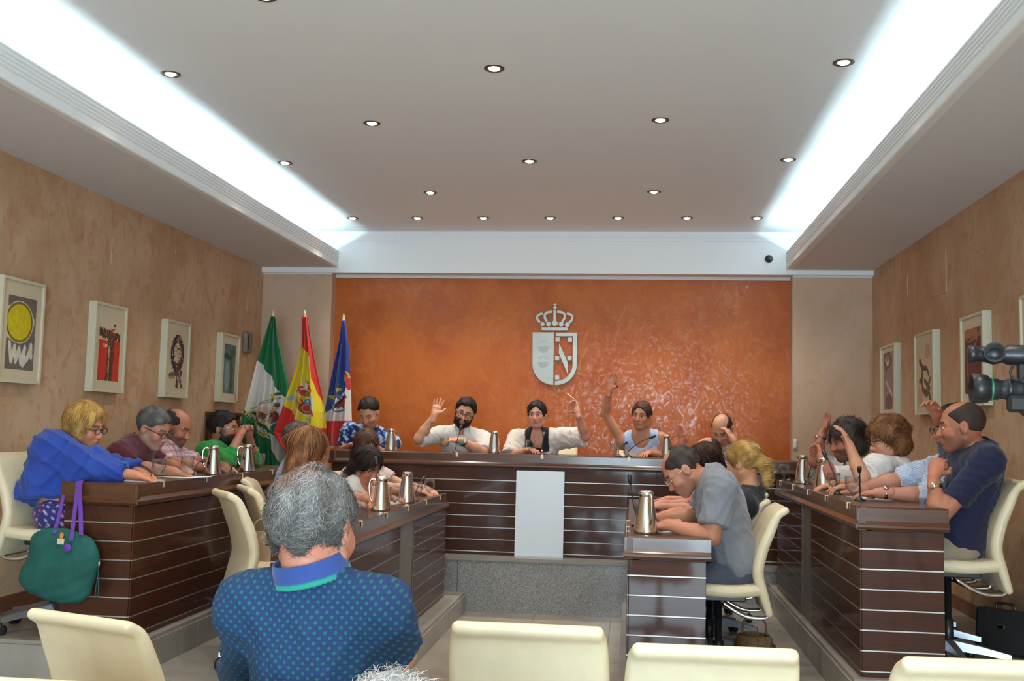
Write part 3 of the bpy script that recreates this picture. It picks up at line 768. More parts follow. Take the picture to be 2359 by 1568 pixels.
# ================================================================== THINGS ON THE TABLES
jug0 = [None]
def jug(x, y, z, label, rz=0., s=1.):
    if jug0[0] is None:
        r = empty('thermos_jug', (0, 0, 0), label, 'jug', 'steel jugs on the council tables')
        MB().lathe([(.052, 0), (.055, .004), (.055, .012), (.052, .03), (.036, .13), (.031, .155), (.030, .163), (.034, .170), (.036, .176)], n=28).build('body', 'steel', r)
        MB().lathe([(.032, .174), (.033, .181), (.026, .188), (.010, .190), (.001, .190)], n=20, cap=False).build('lid', 'steel', r)
        MB().tube(spline([(.030, 0, .168), (.052, 0, .172), (.066, 0, .155), (.068, 0, .12), (.060, 0, .07), (.048, 0, .045)], 5), [.006]*26, 8).build('handle', 'steel', r)
        MB().loft([[(-.030, .012, .160), (-.030, -.012, .160), (-.028, -.012, .178), (-.028, .012, .178)], [(-.046, .004, .174), (-.046, -.004, .174), (-.046, -.004, .179), (-.046, .004, .179)]], smooth=False).build('spout', 'steel', r)
        jug0[0] = r; o = r
    else: o = copy_tree(jug0[0])
    o.location = (x, y, z); o.rotation_euler = (0, 0, rz); o.scale = (s, s, s); o['label'] = label
    return o
gl0 = {}
def goblet(x, y, z, label, inverted=False, s=1.):
    if inverted not in gl0:
        r = empty('water_glass', (0, 0, 0), label, 'glass', 'water glasses on the council tables')
        outer = [(.030, 0), (.031, .003), (.010, .008), (.006, .020), (.008, .034), (.026, .044), (.036, .062), (.039, .085), (.036, .120)]
        inner = [(.034, .120), (.037, .085), (.034, .062), (.023, .047), (.001, .041)]
        pr = outer + inner
        if inverted: pr = [(a, .120 - b_) for a, b_ in pr]
        MB().lathe(pr, n=20, cap=False).build('goblet', 'glass', r)
        gl0[inverted] = r; o = r
    else: o = copy_tree(gl0[inverted])
    o.location = (x, y, z); o.scale = (s, s, s); o['label'] = label
    return o
def mic(base, tip, label, led=False):
    b_ = Vector(base); t = Vector(tip)
    r = empty('gooseneck_microphone', base, label, 'microphone', 'gooseneck microphones on the council tables')
    MB().lathe([(.030, 0), (.030, .006), (.016, .014), (.008, .02)], b_, 16).build('base', 'black_plastic', r)
    mid = b_.lerp(t, .5) + Vector((0, 0, .04 if abs(t.x - b_.x) + abs(t.y - b_.y) > .06 else .0))
    pts = spline([b_ + Vector((0, 0, .015)), b_ + Vector((0, 0, .05)), mid, t], 6)
    MB().tube(pts, .0038, 6).build('neck', 'black_satin', r)
    d = (pts[-1] - pts[-3]).normalized()
    MB().lathe([(.005, -.01), (.010, 0), (.012, .02), (.012, .04), (.006, .05)], t, 10, axis=d).build('capsule', 'black_plastic', r)
    if led: MB().lathe([(.0065, 0), (.0065, .01)], b_ + Vector((0, -.004, .03)), 8).build('ring_light', 'red_led', r)
clip0 = [None]
def clip(x, y, z, rz, label):
    if clip0[0] is None:
        r = empty('edge_clip', (0, 0, 0), label, 'clip', 'pale clips on the table edges')
        MB().prism([(-.012, .001), (.004, .001), (.004, -.030), (.007, -.030), (.007, .004), (-.012, .004)], lambda a, b_, t: (a, t, b_), -.011, .011).build('hook', 'brass', r)
        clip0[0] = r; o = r
    else: o = copy_tree(clip0[0])
    o.location = (x, y, z); o.rotation_euler = (0, 0, rz); o['label'] = label
def yOn(px, X):   # distance at which a point of the table line X shows at image column px
    return atX(px, 1100, X).y
# outer table, flag side
for px, l in ((490, 'steel thermos jug on the outer table before the man in green, beside an upturned glass'), (568, 'steel thermos jug under the clasped hands of the man in green')):
    jug(-2.66, yOn(px, -2.66), HT_OUT, l, R(200))
for px, l, inv in ((365, 'stemmed water glass before the man in the maroon polo shirt', 0), (430, 'stemmed water glass before the man in the checked shirt', 0), (517, 'upturned stemmed glass between the two jugs on the flag side table', 1), (597, 'stemmed water glass at the far end of the flag side table', 0)):
    goblet(-2.66, yOn(px, -2.66), HT_OUT + .001, l, bool(inv))
mic((-2.68, yOn(347, -2.68), HT_OUT), at(297, 1066, 5.75), 'black gooseneck microphone bent towards the man in maroon')
mic((-2.66, yOn(448, -2.66), HT_OUT), at(466, 1062, 6.35), 'black gooseneck microphone between the checked shirt and the first jug')
mic((-2.66, yOn(533, -2.66), HT_OUT), at(549, 1052, 6.95), 'black gooseneck microphone between the two jugs on the flag side table')
for px in (376, 475, 557, 626): clip(XO_L, yOn(px, XO_L), HT_OUT, 0, 'pale brass clip on the edge of the flag side table')
# inner table, women's side
jug(-1.52, yOn(880, -1.52), HT_IN, 'steel thermos jug on the inner table beside the upturned glass', R(190), 1.12)
jug(-1.52, yOn(938, -1.52), HT_IN, 'steel thermos jug on the inner table between two upright glasses', R(90), 1.12)
for px, l, inv in ((836, 'upturned stemmed glass in front of the dark-haired woman in white', 1), (912, 'stemmed water glass between the two jugs of the inner table', 0), (962, 'stemmed water glass beyond the jugs on the inner table', 0), (990, 'stemmed water glass at the far end of the inner table', 0)):
    goblet(-1.52, yOn(px, -1.52), HT_IN + .001, l, bool(inv), 1.05)
mic((-1.56, yOn(812, -1.56), HT_IN), at(748, 1097, 5.95), 'black gooseneck microphone bent towards the woman in coral')
mic((-1.50, yOn(886, -1.50), HT_IN), at(868, 1068, 6.35), 'black gooseneck microphone before the face of the dark-haired woman')
mic((-1.50, yOn(958, -1.50), HT_IN), at(972, 1106, 7.3), 'black gooseneck microphone lying low at the far end of the inner table')
for px in (836, 893, 942, 983, 1015): clip(XI_L, yOn(px, XI_L), HT_IN, 0, 'pale brass clip on the edge of the women\'s inner table')
# presiding table
for px, l in ((900, 'steel thermos jug beside the man in the blue patterned shirt'), (1138, 'steel thermos jug between the bearded man and the woman in black and white'), (1536, 'steel thermos jug beside the woman with blue straps')):
    jug(at(px, 1045, 8.78).x, 8.78, HT_FAR, l, R(100))
for px, l in ((1023, 'water glass before the bearded man in white'), (1222, 'water glass before the woman in black and white'), (1414, 'water glass before the woman with blue straps')):
    goblet(at(px, 1045, 8.76).x, 8.76, HT_FAR + .001, l)
for px, t, l, led in ((1050, (1060, 990), 'black gooseneck microphone at the mouth of the bearded man', 0), (1248, (1252, 1005), 'black gooseneck microphone with a red light before the woman in black and white', 1), (1448, (1498, 1008), 'black gooseneck microphone bent towards the woman with blue straps', 0), (1425, (1437, 1022), 'short black gooseneck microphone beside the glass of the woman with blue straps', 0)):
    mic((at(px, 1045, 8.7).x, 8.7, HT_FAR), at(*t, 8.76), l, bool(led))
for px in (1053, 1249, 1449): clip(at(px, 1050, 8.6).x, 8.6, HT_FAR, R(-90), 'pale brass clip on the edge of the presiding table')
# inner table, grey shirt's side
jug(.075, 5.44, HT_IN, 'steel thermos jug beside the forearm of the man in the grey shirt', R(-70), 1.16)
goblet(.06, 5.97, HT_IN + .001, 'stemmed water glass behind the jug on the grey-shirted man\'s table', False, 1.05)
mic((.03, 5.82, HT_IN), at(1452, 1112, 5.82), 'black gooseneck microphone behind the jug on the grey-shirted man\'s table')
mic((.14, 5.57, HT_IN), at(1497, 1182, 5.72), 'black gooseneck microphone bent towards the man in the grey shirt')
for y in (5.52, 5.77, 6.17): clip(XI_R, y, HT_IN, math.pi, 'pale brass clip on the edge of the grey-shirted man\'s table')
# outer table, video camera side
jug(1.20, yOn(1850, 1.20), HT_OUT, 'steel thermos jug before the curly-haired man with raised hand', R(-20), 1.08)
jug(1.20, yOn(1897, 1.20), HT_OUT, 'steel thermos jug before the wavy-haired woman with raised hand', R(60), 1.08)
for px, l in ((1806, 'stemmed water glass at the far end of the table by the orange wall'), (1868, 'stemmed water glass between the two jugs before the curly-haired man'), (1921, 'stemmed water glass beside the jug before the wavy-haired woman'), (1963, 'stemmed water glass before the striped shirt cuff')):
    X = 1.15 if px < 1810 else 1.20
    goblet(X, yOn(px, X), HT_OUT + .001, l)
mic((1.16, yOn(1818, 1.16), HT_OUT), at(1778, 1095, 7.7), 'black gooseneck microphone bent low towards the blonde ponytail')
mic((1.22, yOn(1862, 1.22), HT_OUT), at(1878, 1052, 7.35), 'black gooseneck microphone behind the jug before the curly-haired man')
mic((1.20, yOn(1930, 1.20), HT_OUT), at(1903, 1052, 6.45), 'black gooseneck microphone curving over the jug before the wavy-haired woman')
mic((1.20, yOn(1981, 1.20), HT_OUT), at(1980, 1086, 5.62), 'black upright gooseneck microphone near the end of the table')
for px in (1798, 1827, 1862, 1903, 1953): clip(XO_R, yOn(px, XO_R), HT_OUT, math.pi, 'pale brass clip on the edge of the table at the video camera side')
# papers
def paper(x, y, z, rz, label, w=.21, h=.297, n=1):
    r = empty('paper_sheets', (x, y, z), label, 'papers', 'papers on the tables', rz)
    for i in range(n):
        o = MB().box(-w/2, w/2, -h/2, h/2, i*.002, i*.002 + .0016).build('sheet', 'paper'); o.parent = r; o.rotation_euler = (0, 0, .05*i)
paper(.20, 5.68, HT_IN + .0005, .3, 'white papers under the hands of the man in the grey shirt', n=3)
paper(-2.72, 6.1, HT_OUT + .001, 1.4, 'white papers before the man in the maroon polo shirt', n=2)
paper(-2.78, 5.60, HT_OUT + .001, 1.5, 'white papers before the blonde woman in the blue shawl', n=2)
paper(-1.66, 7.0, HT_IN + .001, 1.2, 'white papers before the dark-haired woman in white', n=2)
paper(1.35, 6.0, HT_OUT + .001, 1.6, 'white papers before the man in the striped shirt', n=2)
# ================================================================== FLAGS
def inpoly(x, y, poly):
    ins = np.zeros(len(x), bool); n = len(poly); j = n - 1
    for i in range(n):
        xi, yi = poly[i]; xj, yj = poly[j]
        c = ((yi > y) != (yj > y)) & (x < (xj - xi)*(y - yi)/((yj - yi) or 1e-9) + xi)
        ins ^= c; j = i
    return ins
def flag(name, label, Yf, left, right, colour, pole_top, pole_x, folds, seed):
    """cloth hanging from the head of a leaning staff; edges traced as the drape falls, folds give it depth"""
    top = at(*pole_top, Yf); foot = Vector((at(pole_x, 1100, Yf).x, Yf + .06, Z_FAR))
    root = empty(name, foot, label, 'flag', 'flags on staffs in the corner')
    d = (top - foot)
    MB().tube([foot + Vector((0, 0, .02)), foot + d], .014, 10).build('staff', 'wood_mould', root)
    MB().lathe([(.13, 0), (.13, .015), (.10, .03), (.03, .045), (.022, .09)], foot, 20).build('base', 'brass', root)
    MB().lathe([(.012, -.02), (.018, -.01), (.018, 0), (.010, .006), (.014, .018), (.010, .03), (.002, .055)], top, 12, axis=d).build('finial', 'brass', root)
    nu, nv = 120, 240
    lx = np.array(left, float); rx = np.array(right, float)
    y0, y1 = lx[0, 1], max(lx[-1, 1], rx[-1, 1])
    ul, vl = np.meshgrid(np.linspace(0, 1, nu), np.linspace(0, 1, nv))
    yl = lx[0, 1] + (lx[-1, 1] - lx[0, 1])*vl; yr = rx[0, 1] + (rx[-1, 1] - rx[0, 1])*vl
    xl = np.interp(yl, lx[:, 1], lx[:, 0]); xr = np.interp(yr, rx[:, 1], rx[:, 0])
    px = xl + (xr - xl)*ul; py = yl + (yr - yl)*ul
    amp = .012 + .055*vl
    dep = amp*np.sin(ul*folds*2*math.pi + .6*np.sin(vl*3 + seed) + seed) + .02*np.sin(ul*folds*4.7*math.pi + seed*2 + 2*vl)*vl
    P = np.empty((nv*nu, 3)); M = np.array(RM)
    dx = (px.ravel() - W_PX/2)/F_PX; dy = -(py.ravel() - H_PX/2)/F_PX
    dirs = np.c_[dx, dy, -np.ones_like(dx)] @ M.T
    t = (Yf - .03)/dirs[:, 1]
    P = dirs*t[:, None] + np.array([0, 0, CAM_Z]); P[:, 1] -= dep.ravel() 
    idx = np.arange(nu*nv).reshape(nv, nu)
    Fq = np.stack([idx[:-1, :-1], idx[1:, :-1], idx[1:, 1:], idx[:-1, 1:]], -1).reshape(-1, 4)
    o = mesh_np('cloth', P, Fq, 'flag_cloth', colour(px.ravel(), py.ravel()), root)
    so = o.modifiers.new('thickness', 'SOLIDIFY'); so.thickness = .002; so.offset = 1
    return root, foot
def C2(x, y): return (400 + x/3.136, 680 + y/3.136)      # close-up coordinates -> photograph
def PL(*pts): return [C2(*p) for p in pts]
def ell(x, y, c, rx, ry, rot=0):
    cx, cy = C2(*c); a = R(rot); dx, dy = (x - cx)*3.136, (y - cy)*3.136
    u, v = dx*math.cos(a) + dy*math.sin(a), -dx*math.sin(a) + dy*math.cos(a)
    return np.hypot(u/rx, v/ry)
def segc(x, y, a, b): 
    a, b = C2(*a), C2(*b); return seg(x, y, a, b)*3.136
def col_green(x, y):
    c = paint(len(x), (16, 112, 62))
    c[inpoly(x, y, PL((610, 470), (640, 500), (700, 585), (760, 690), (830, 790), (760, 900), (660, 1010), (740, 1090), (790, 1180), (760, 1200), (700, 1050), (640, 1010), (520, 820)))] = L3(222, 212, 202)
    c[inpoly(x, y, PL((670, 1000), (720, 1000), (800, 1060), (860, 1150), (860, 1250), (780, 1250), (740, 1130), (690, 1030)))] = L3(214, 206, 196)
    # shield group: columns, figure, two lions, ribbon
    for cc, rx, ry, rot, col in (((640, 840), 55, 30, -25, (216, 186, 150)), ((630, 872), 30, 34, 0, (122, 40, 36)), ((720, 880), 38, 50, 20, (128, 44, 34)), ((735, 810), 22, 44, 35, (196, 150, 112)), ((752, 792), 12, 14, 0, (70, 44, 34)), ((690, 905), 28, 26, 0, (196, 150, 110)), ((600, 850), 22, 24, 0, (206, 180, 148)), ((640, 905), 18, 14, 0, (190, 140, 100))):
        c[ell(x, y, cc, rx, ry, rot) < 1] = L3(*col)
    for a, b_, w in (((560, 820), (700, 745), 2.5), ((600, 800), (770, 740), 2.5), ((620, 900), (760, 780), 3)): c[segc(x, y, a, b_) < w] = L3(120, 104, 96)
    c[(np.abs(ell(x, y, (770, 790), 70, 80) - 1) < .12) & (y < C2(0, 770)[1])] = L3(70, 88, 52)
    c[segc(x, y, (700, 725), (735, 735)) < 14] = L3(206, 184, 40)
    c[inpoly(x, y, PL((520, 855), (575, 822), (700, 985), (650, 1025)))] = L3(206, 180, 44)
    c[inpoly(x, y, PL((530, 862), (572, 838), (690, 985), (650, 1012)))] = L3(18, 84, 52)
    c[inpoly(x, y, PL((540, 862), (558, 850), (668, 990), (650, 1005)))] = L3(208, 200, 180)
    return c
def col_spain(x, y):
    c = paint(len(x), (206, 36, 26))
    c[inpoly(x, y, PL((928, 372), (985, 440), (1000, 600), (1040, 720), (1100, 830), (1090, 960), (1040, 960), (960, 960), (900, 900), (860, 850), (800, 790), (860, 620)))] = L3(222, 196, 22)
    c[ell(x, y, (960, 690), 44, 44, -30) < 1] = L3(190, 52, 36); c[ell(x, y, (962, 712), 20, 24) < 1] = L3(120, 110, 40)
    c[ell(x, y, (915, 770), 40, 48, -30) < 1] = L3(206, 166, 40)
    for i in range(4): c[(segc(x, y, (885 + i*20, 745 + i*4), (905 + i*20, 805 + i*4)) < 4)] = L3(180, 60, 30)
    c[ell(x, y, (955, 815), 42, 46, -20) < 1] = L3(160, 42, 28); c[np.abs(ell(x, y, (955, 815), 26, 28) - 1) < .16] = L3(196, 132, 44)
    c[ell(x, y, (995, 765), 22, 44, -20) < 1] = L3(206, 196, 176); c[segc(x, y, (990, 745), (1002, 790)) < 5] = L3(70, 50, 60)
    c[ell(x, y, (960, 765), 22, 22) < 1] = L3(44, 110, 176); c[ell(x, y, (960, 765), 8, 8) < 1] = L3(206, 180, 40)
    c[np.abs(ell(x, y, (945, 770), 70, 98, -18) - 1) < .05] = L3(206, 196, 170)
    for a, b_, w, col in (((890, 720), (870, 700), 10, (206, 200, 190)), ((930, 660), (880, 700), 8, (186, 44, 40)), ((905, 660), (930, 700), 8, (186, 44, 40)), ((850, 735), (835, 750), 12, (150, 170, 190)), ((945, 640), (950, 660), 12, (206, 200, 190)), ((985, 870), (1005, 850), 12, (206, 200, 190)), ((960, 895), (975, 905), 12, (150, 170, 190)), ((1005, 830), (1015, 870), 6, (186, 44, 40)), ((960, 625), (965, 632), 10, (196, 90, 40))):
        c[segc(x, y, a, b_) < w] = L3(*col)
    return c
def col_town(x, y):
    c = paint(len(x), (30, 48, 130))
    c[inpoly(x, y, PL((1285, 650), (1300, 650), (1300, 905), (1080, 905), (1095, 860), (1150, 790), (1235, 680)))] = L3(220, 208, 198)
    c[y > C2(0, 905)[1]] = L3(206, 44, 36)
    c[y > C2(0, 1085)[1]] = L3(214, 206, 200)
    c[inpoly(x, y, PL((1135, 810), (1230, 690), (1250, 700), (1160, 815)))] = L3(206, 204, 206)
    c[np.abs(ell(x, y, (1185, 780), 52, 58) - 1) < .10] = L3(90, 96, 140)
    c[inpoly(x, y, PL((1160, 815), (1240, 690), (1245, 740), (1225, 790), (1190, 818)))] = L3(190, 48, 40)
    c[inpoly(x, y, PL((1160, 812), (1236, 700), (1215, 760), (1180, 815)))] = L3(44, 36, 40)
    for cc in ((1190, 675), (1145, 730)):
        c[(np.abs(ell(x, y, cc, 24, 30) - 1) < .14)] = L3(40, 92, 110)
        c[(ell(x, y, cc, 20, 22) < 1) & (y > C2(0, cc[1] - 8)[1])] = L3(186, 164, 60)
    c[(ell(x, y, (1250, 600), 24, 50) < 1)] = L3(206, 166, 40); c[(ell(x, y, (1268, 640), 20, 44) < 1)] = L3(176, 40, 34); c[(ell(x, y, (1250, 585), 12, 24) < 1)] = L3(170, 44, 36)
    for a in ((1195, 740), (1250, 730), (1215, 800)): c[segc(x, y, a, (a[0] + 3, a[1] + 8)) < 6] = L3(80, 84, 120)
    return c
fr, ff = flag('flag_on_staff', 'green and white flag with a shield and ribbon, hanging from a staff', 9.32,
     PL((707, 150), (655, 320), (612, 470), (560, 690), (520, 840), (492, 960), (498, 1000), (520, 1100), (540, 1250)),
     PL((735, 155), (760, 330), (800, 490), (835, 640), (850, 800), (840, 1000), (830, 1250)), col_green, C2(718, 150), 640, 3.2, .4)
flag('flag_on_staff', 'red and yellow flag with a coat of arms, hanging from a staff', 9.22,
     PL((930, 152), (928, 370), (890, 520), (835, 680), (790, 830), (728, 990), (790, 1090), (850, 1180)),
     PL((966, 155), (985, 300), (1010, 450), (1050, 660), (1085, 840), (1090, 960), (1085, 1180)), col_spain, C2(948, 150), 712, 2.6, 1.7)
flag('flag_on_staff', 'blue, white and red flag with a crowned shield, hanging from a staff', 9.32,
     PL((1215, 182), (1200, 320), (1150, 560), (1110, 790), (1080, 960), (1075, 1100)),
     PL((1238, 182), (1262, 360), (1272, 540), (1280, 700), (1284, 900), (1284, 1100)), col_town, C2(1228, 175), 778, 2.2, 2.9)
# lettering on the green flag's ribbon
def flag_text(body, a, b_, size, Yf, parent):
    cu = bpy.data.curves.new('lettering', 'FONT'); cu.body = body; cu.size = 1; cu.align_x = 'CENTER'; cu.align_y = 'CENTER'; cu.extrude = .002
    to = bpy.data.objects.new('lettering', cu); COL.objects.link(to)
    dg = bpy.context.evaluated_depsgraph_get(); me = bpy.data.meshes.new_from_object(to.evaluated_get(dg)); bpy.data.objects.remove(to)
    A, B = at(*C2(*a), Yf), at(*C2(*b_), Yf)
    xs = [v.co.x for v in me.vertices]; w = max(xs) - min(xs); s = (B - A).length/w
    ax = (B - A).normalized(); nrm = Vector((0, -1, 0)); up = nrm.cross(ax)
    off = root_loc(parent)
    for v in me.vertices: v.co = (A + B)/2 + ax*(v.co.x*s) + up*(v.co.y*size) + nrm*v.co.z*.3 - off
    me.materials.append(MATS['black_satin'])
    o = bpy.data.objects.new('ribbon_lettering', me); COL.objects.link(o); o.parent = parent
flag_text('PARA ESPAÑA', (552, 862), (660, 992), .03, 9.18, fr)
# ================================================================== PEOPLE: a small implicit-surface modeller
class Sdf:
    def __init__(s): s.ops = []
    def cap(s, a, b, ra, rb=None, k=.02, op='u', flat=0):
        s.ops.append(('c', op, k, np.array(a, np.float32), np.array(b, np.float32), ra, ra if rb is None else rb, flat)); return s
    def ell(s, c, r, M=None, k=.02, op='u'):
        s.ops.append(('e', op, k, np.array(c, np.float32), np.array(r, np.float32), np.eye(3, dtype=np.float32) if M is None else np.array(M, np.float32))); return s
    def cut(s, p, n, k=.004):      # keep the side opposite to n
        s.ops.append(('h', 's', k, np.array(p, np.float32), np.array(n, np.float32))); return s
    def bounds(s):
        lo, hi = [], []
        for o in s.ops:
            if o[1] != 'u': continue
            if o[0] == 'c':
                r = max(o[5], o[6]); lo += [o[3] - r, o[4] - r]; hi += [o[3] + r, o[4] + r]
            else:
                e = np.sqrt(((o[5].T*o[4])**2).sum(1)); lo.append(o[3] - e); hi.append(o[3] + e)
        return np.min(lo, 0), np.max(hi, 0)
    def mesh(s, h, disp=None, pad=3):
        lo, hi = s.bounds(); lo = lo - h*pad; hi = hi + h*pad
        n = np.ceil((hi - lo)/h).astype(int) + 1
        ax = [lo[i] + h*np.arange(n[i], dtype=np.float32) for i in range(3)]
        D = np.full(n, .2, np.float32)
        for o in s.ops:
            if o[0] == 'c': r = max(o[5], o[6]); blo, bhi = np.minimum(o[3], o[4]) - r, np.maximum(o[3], o[4]) + r
            elif o[0] == 'e': e = np.sqrt(((o[5].T*o[4])**2).sum(1)); blo, bhi = o[3] - e, o[3] + e
            else: blo, bhi = lo, hi
            mg = o[2] + 3*h + .01
            i0 = np.clip(np.floor((blo - mg - lo)/h).astype(int), 0, n - 1); i1 = np.clip(np.ceil((bhi + mg - lo)/h).astype(int) + 1, 1, n)
            if (i1 <= i0).any(): continue
            sl = tuple(slice(i0[i], i1[i]) for i in range(3))
            X, Y, Z = np.meshgrid(*[ax[i][sl[i]] for i in range(3)], indexing='ij', sparse=True)
            if o[0] == 'c':
                a, b = o[3], o[4]; ba = b - a; L2 = float(ba@ba) + 1e-12
                px, py, pz = X - a[0], Y - a[1], Z - a[2]
                tt = (px*ba[0] + py*ba[1] + pz*ba[2])/L2; t = np.clip(tt, 0, 1)
                d = np.sqrt((px - t*ba[0])**2 + (py - t*ba[1])**2 + (pz - t*ba[2])**2) - (o[5] + t*(o[6] - o[5]))
                if o[7] & 1: d = np.maximum(d, (tt - 1)*math.sqrt(L2))
                if o[7] & 2: d = np.maximum(d, -tt*math.sqrt(L2))
            elif o[0] == 'e':
                c, r, M = o[3], o[4], o[5]; px, py, pz = X - c[0], Y - c[1], Z - c[2]
                q = [px*M[i, 0] + py*M[i, 1] + pz*M[i, 2] for i in range(3)]
                k0 = np.sqrt(sum((q[i]/r[i])**2 for i in range(3))); k1 = np.sqrt(sum((q[i]/r[i]**2)**2 for i in range(3))) + 1e-9
                d = k0*(k0 - 1)/k1
            else:
                d = -((X - o[3][0])*o[4][0] + (Y - o[3][1])*o[4][1] + (Z - o[3][2])*o[4][2])
                d = np.broadcast_to(d, D[sl].shape)
            A = D[sl]; k = max(o[2], 1e-4)
            if o[1] == 'u':
                hh = np.maximum(k - np.abs(A - d), 0)/k; D[sl] = np.minimum(A, d) - hh*hh*k*.25
            else:
                e = -d; hh = np.maximum(k - np.abs(A - e), 0)/k; D[sl] = np.maximum(A, e) + hh*hh*k*.25
        if disp is not None:
            X, Y, Z = np.meshgrid(*ax, indexing='ij', sparse=True); D = D + disp(X, Y, Z).astype(np.float32)
        return surf_nets(D, lo, h)
def surf_nets(D, lo, h):
    S = D < 0; S[0] = S[-1] = False; S[:, 0] = S[:, -1] = False; S[:, :, 0] = S[:, :, -1] = False
    D = np.where(S, D, np.maximum(D, 1e-6))
    c = np.zeros(np.array(D.shape) - 1, np.int8)
    cr = [(i, j, k) for i in (0, 1) for j in (0, 1) for k in (0, 1)]
    def sh(A, q): return A[q[0]:A.shape[0] - 1 + q[0], q[1]:A.shape[1] - 1 + q[1], q[2]:A.shape[2] - 1 + q[2]]
    for q in cr: c += sh(S, q)
    act = (c > 0) & (c < 8); I = np.argwhere(act)
    idx = np.full(act.shape, -1, np.int32); idx[act] = np.arange(len(I))
    val = [D[I[:, 0] + q[0], I[:, 1] + q[1], I[:, 2] + q[2]] for q in cr]
    acc = np.zeros((len(I), 3), np.float32); cnt = np.zeros(len(I), np.float32)
    for a in range(8):
        for b in range(a + 1, 8):
            df = np.array(cr[b]) - np.array(cr[a])
            if np.abs(df).sum() != 1: continue
            m = (val[a] < 0) != (val[b] < 0); t = np.where(m, val[a]/(val[a] - val[b] + 1e-12), 0)
            acc += np.where(m[:, None], np.array(cr[a], np.float32) + t[:, None]*df, 0); cnt += m
    V = lo + h*(I + acc/np.maximum(cnt, 1)[:, None])
    Q = []
    for axn in range(3):
        s0 = [slice(1, -1)]*3; s1 = [slice(1, -1)]*3
        s0[axn] = slice(0, -1); s1[axn] = slice(1, None)
        A = S[tuple(s0)]; B = S[tuple(s1)]; E = np.argwhere(A != B); inside = A[tuple(E.T)]
        E = E + np.array([0 if i == axn else 1 for i in range(3)])
        u, v = [(1, 2), (2, 0), (0, 1)][axn]
        du = np.zeros(3, int); du[u] = 1; dv = np.zeros(3, int); dv[v] = 1
        g_ = lambda P: idx[tuple(P.T)]
        q = np.stack([g_(E - du - dv), g_(E - dv), g_(E), g_(E - du)], -1)
        q[~inside] = q[~inside][:, ::-1]; Q.append(q)
    return V.astype(np.float32), np.concatenate(Q)
def vnormals(V, Q):
    n = np.cross(V[Q[:, 2]] - V[Q[:, 0]], V[Q[:, 3]] - V[Q[:, 1]]); N = np.zeros_like(V)
    for i in range(4): np.add.at(N, Q[:, i], n)
    return N/(np.linalg.norm(N, axis=1, keepdims=True) + 1e-9)
def vnoise(P, s, seed=0):
    """smooth 3-D pseudo noise from crossed sines, about -1..1"""
    x, y, z = P[..., 0]*s + seed*1.7, P[..., 1]*s + seed*.9, P[..., 2]*s - seed*2.3
    return (np.sin(x + 1.7*np.sin(y*.8 + z*.3)) + np.sin(y*1.1 + 1.9*np.sin(z*.9 + x*.4)) + np.sin(z*1.2 + 1.6*np.sin(x*.7 + y*.5)))/3
def folds(amp, s, seed=0):
    def f(X, Y, Z):
        a = np.sin(s*(X*.8 + Z*.9) + 2.2*np.sin(s*.45*(Y + Z*.7) + seed) + seed); b = np.sin(s*1.5*(Y*.9 - Z*.7) + 2.4*np.sin(s*.55*X + seed*2))
        c = np.sin(s*.9*(Y*.7 + X*.6 + Z*.5) + 2.6*np.sin(s*.5*(Z - X) + seed*3))
        return amp*1.5*((1 - np.abs(a))**2*-.8 + (1 - np.abs(b))**2*-.6 + c*.3 + .35)
    return f
def npv(v): return np.array(v[:3], np.float64)
def unit(v): return v/(np.linalg.norm(v) + 1e-9)
def on_ray(px, py, S, Lr, near=True):
    """point on the sight line of a pixel at distance Lr from S (limb of fixed length)"""
    o = np.array([0, 0, CAM_Z]); d = unit(npv(ray(px, py))); oc = o - S; b = oc@d; c = oc@oc - Lr*Lr; q = b*b - c
    if q <= 0: 
        p = o - d*b; return S + unit(p - S)*Lr
    return o + d*(-b - math.sqrt(q) if near else -b + math.sqrt(q))
def headframe(yaw, pitch, roll):
    a = R(yaw); f = np.array([math.cos(a), math.sin(a), 0]); u = np.array([0, 0, 1.]); p = R(pitch)
    f, u = f*math.cos(p) - u*math.sin(p), u*math.cos(p) + f*math.sin(p)
    l = np.cross(u, f); r = R(roll); l, u = l*math.cos(r) + u*math.sin(r), u*math.cos(r) - l*math.sin(r)
    return f, l, u
SKULL = ((-.012, 0, .032), (.100, .077, .087))
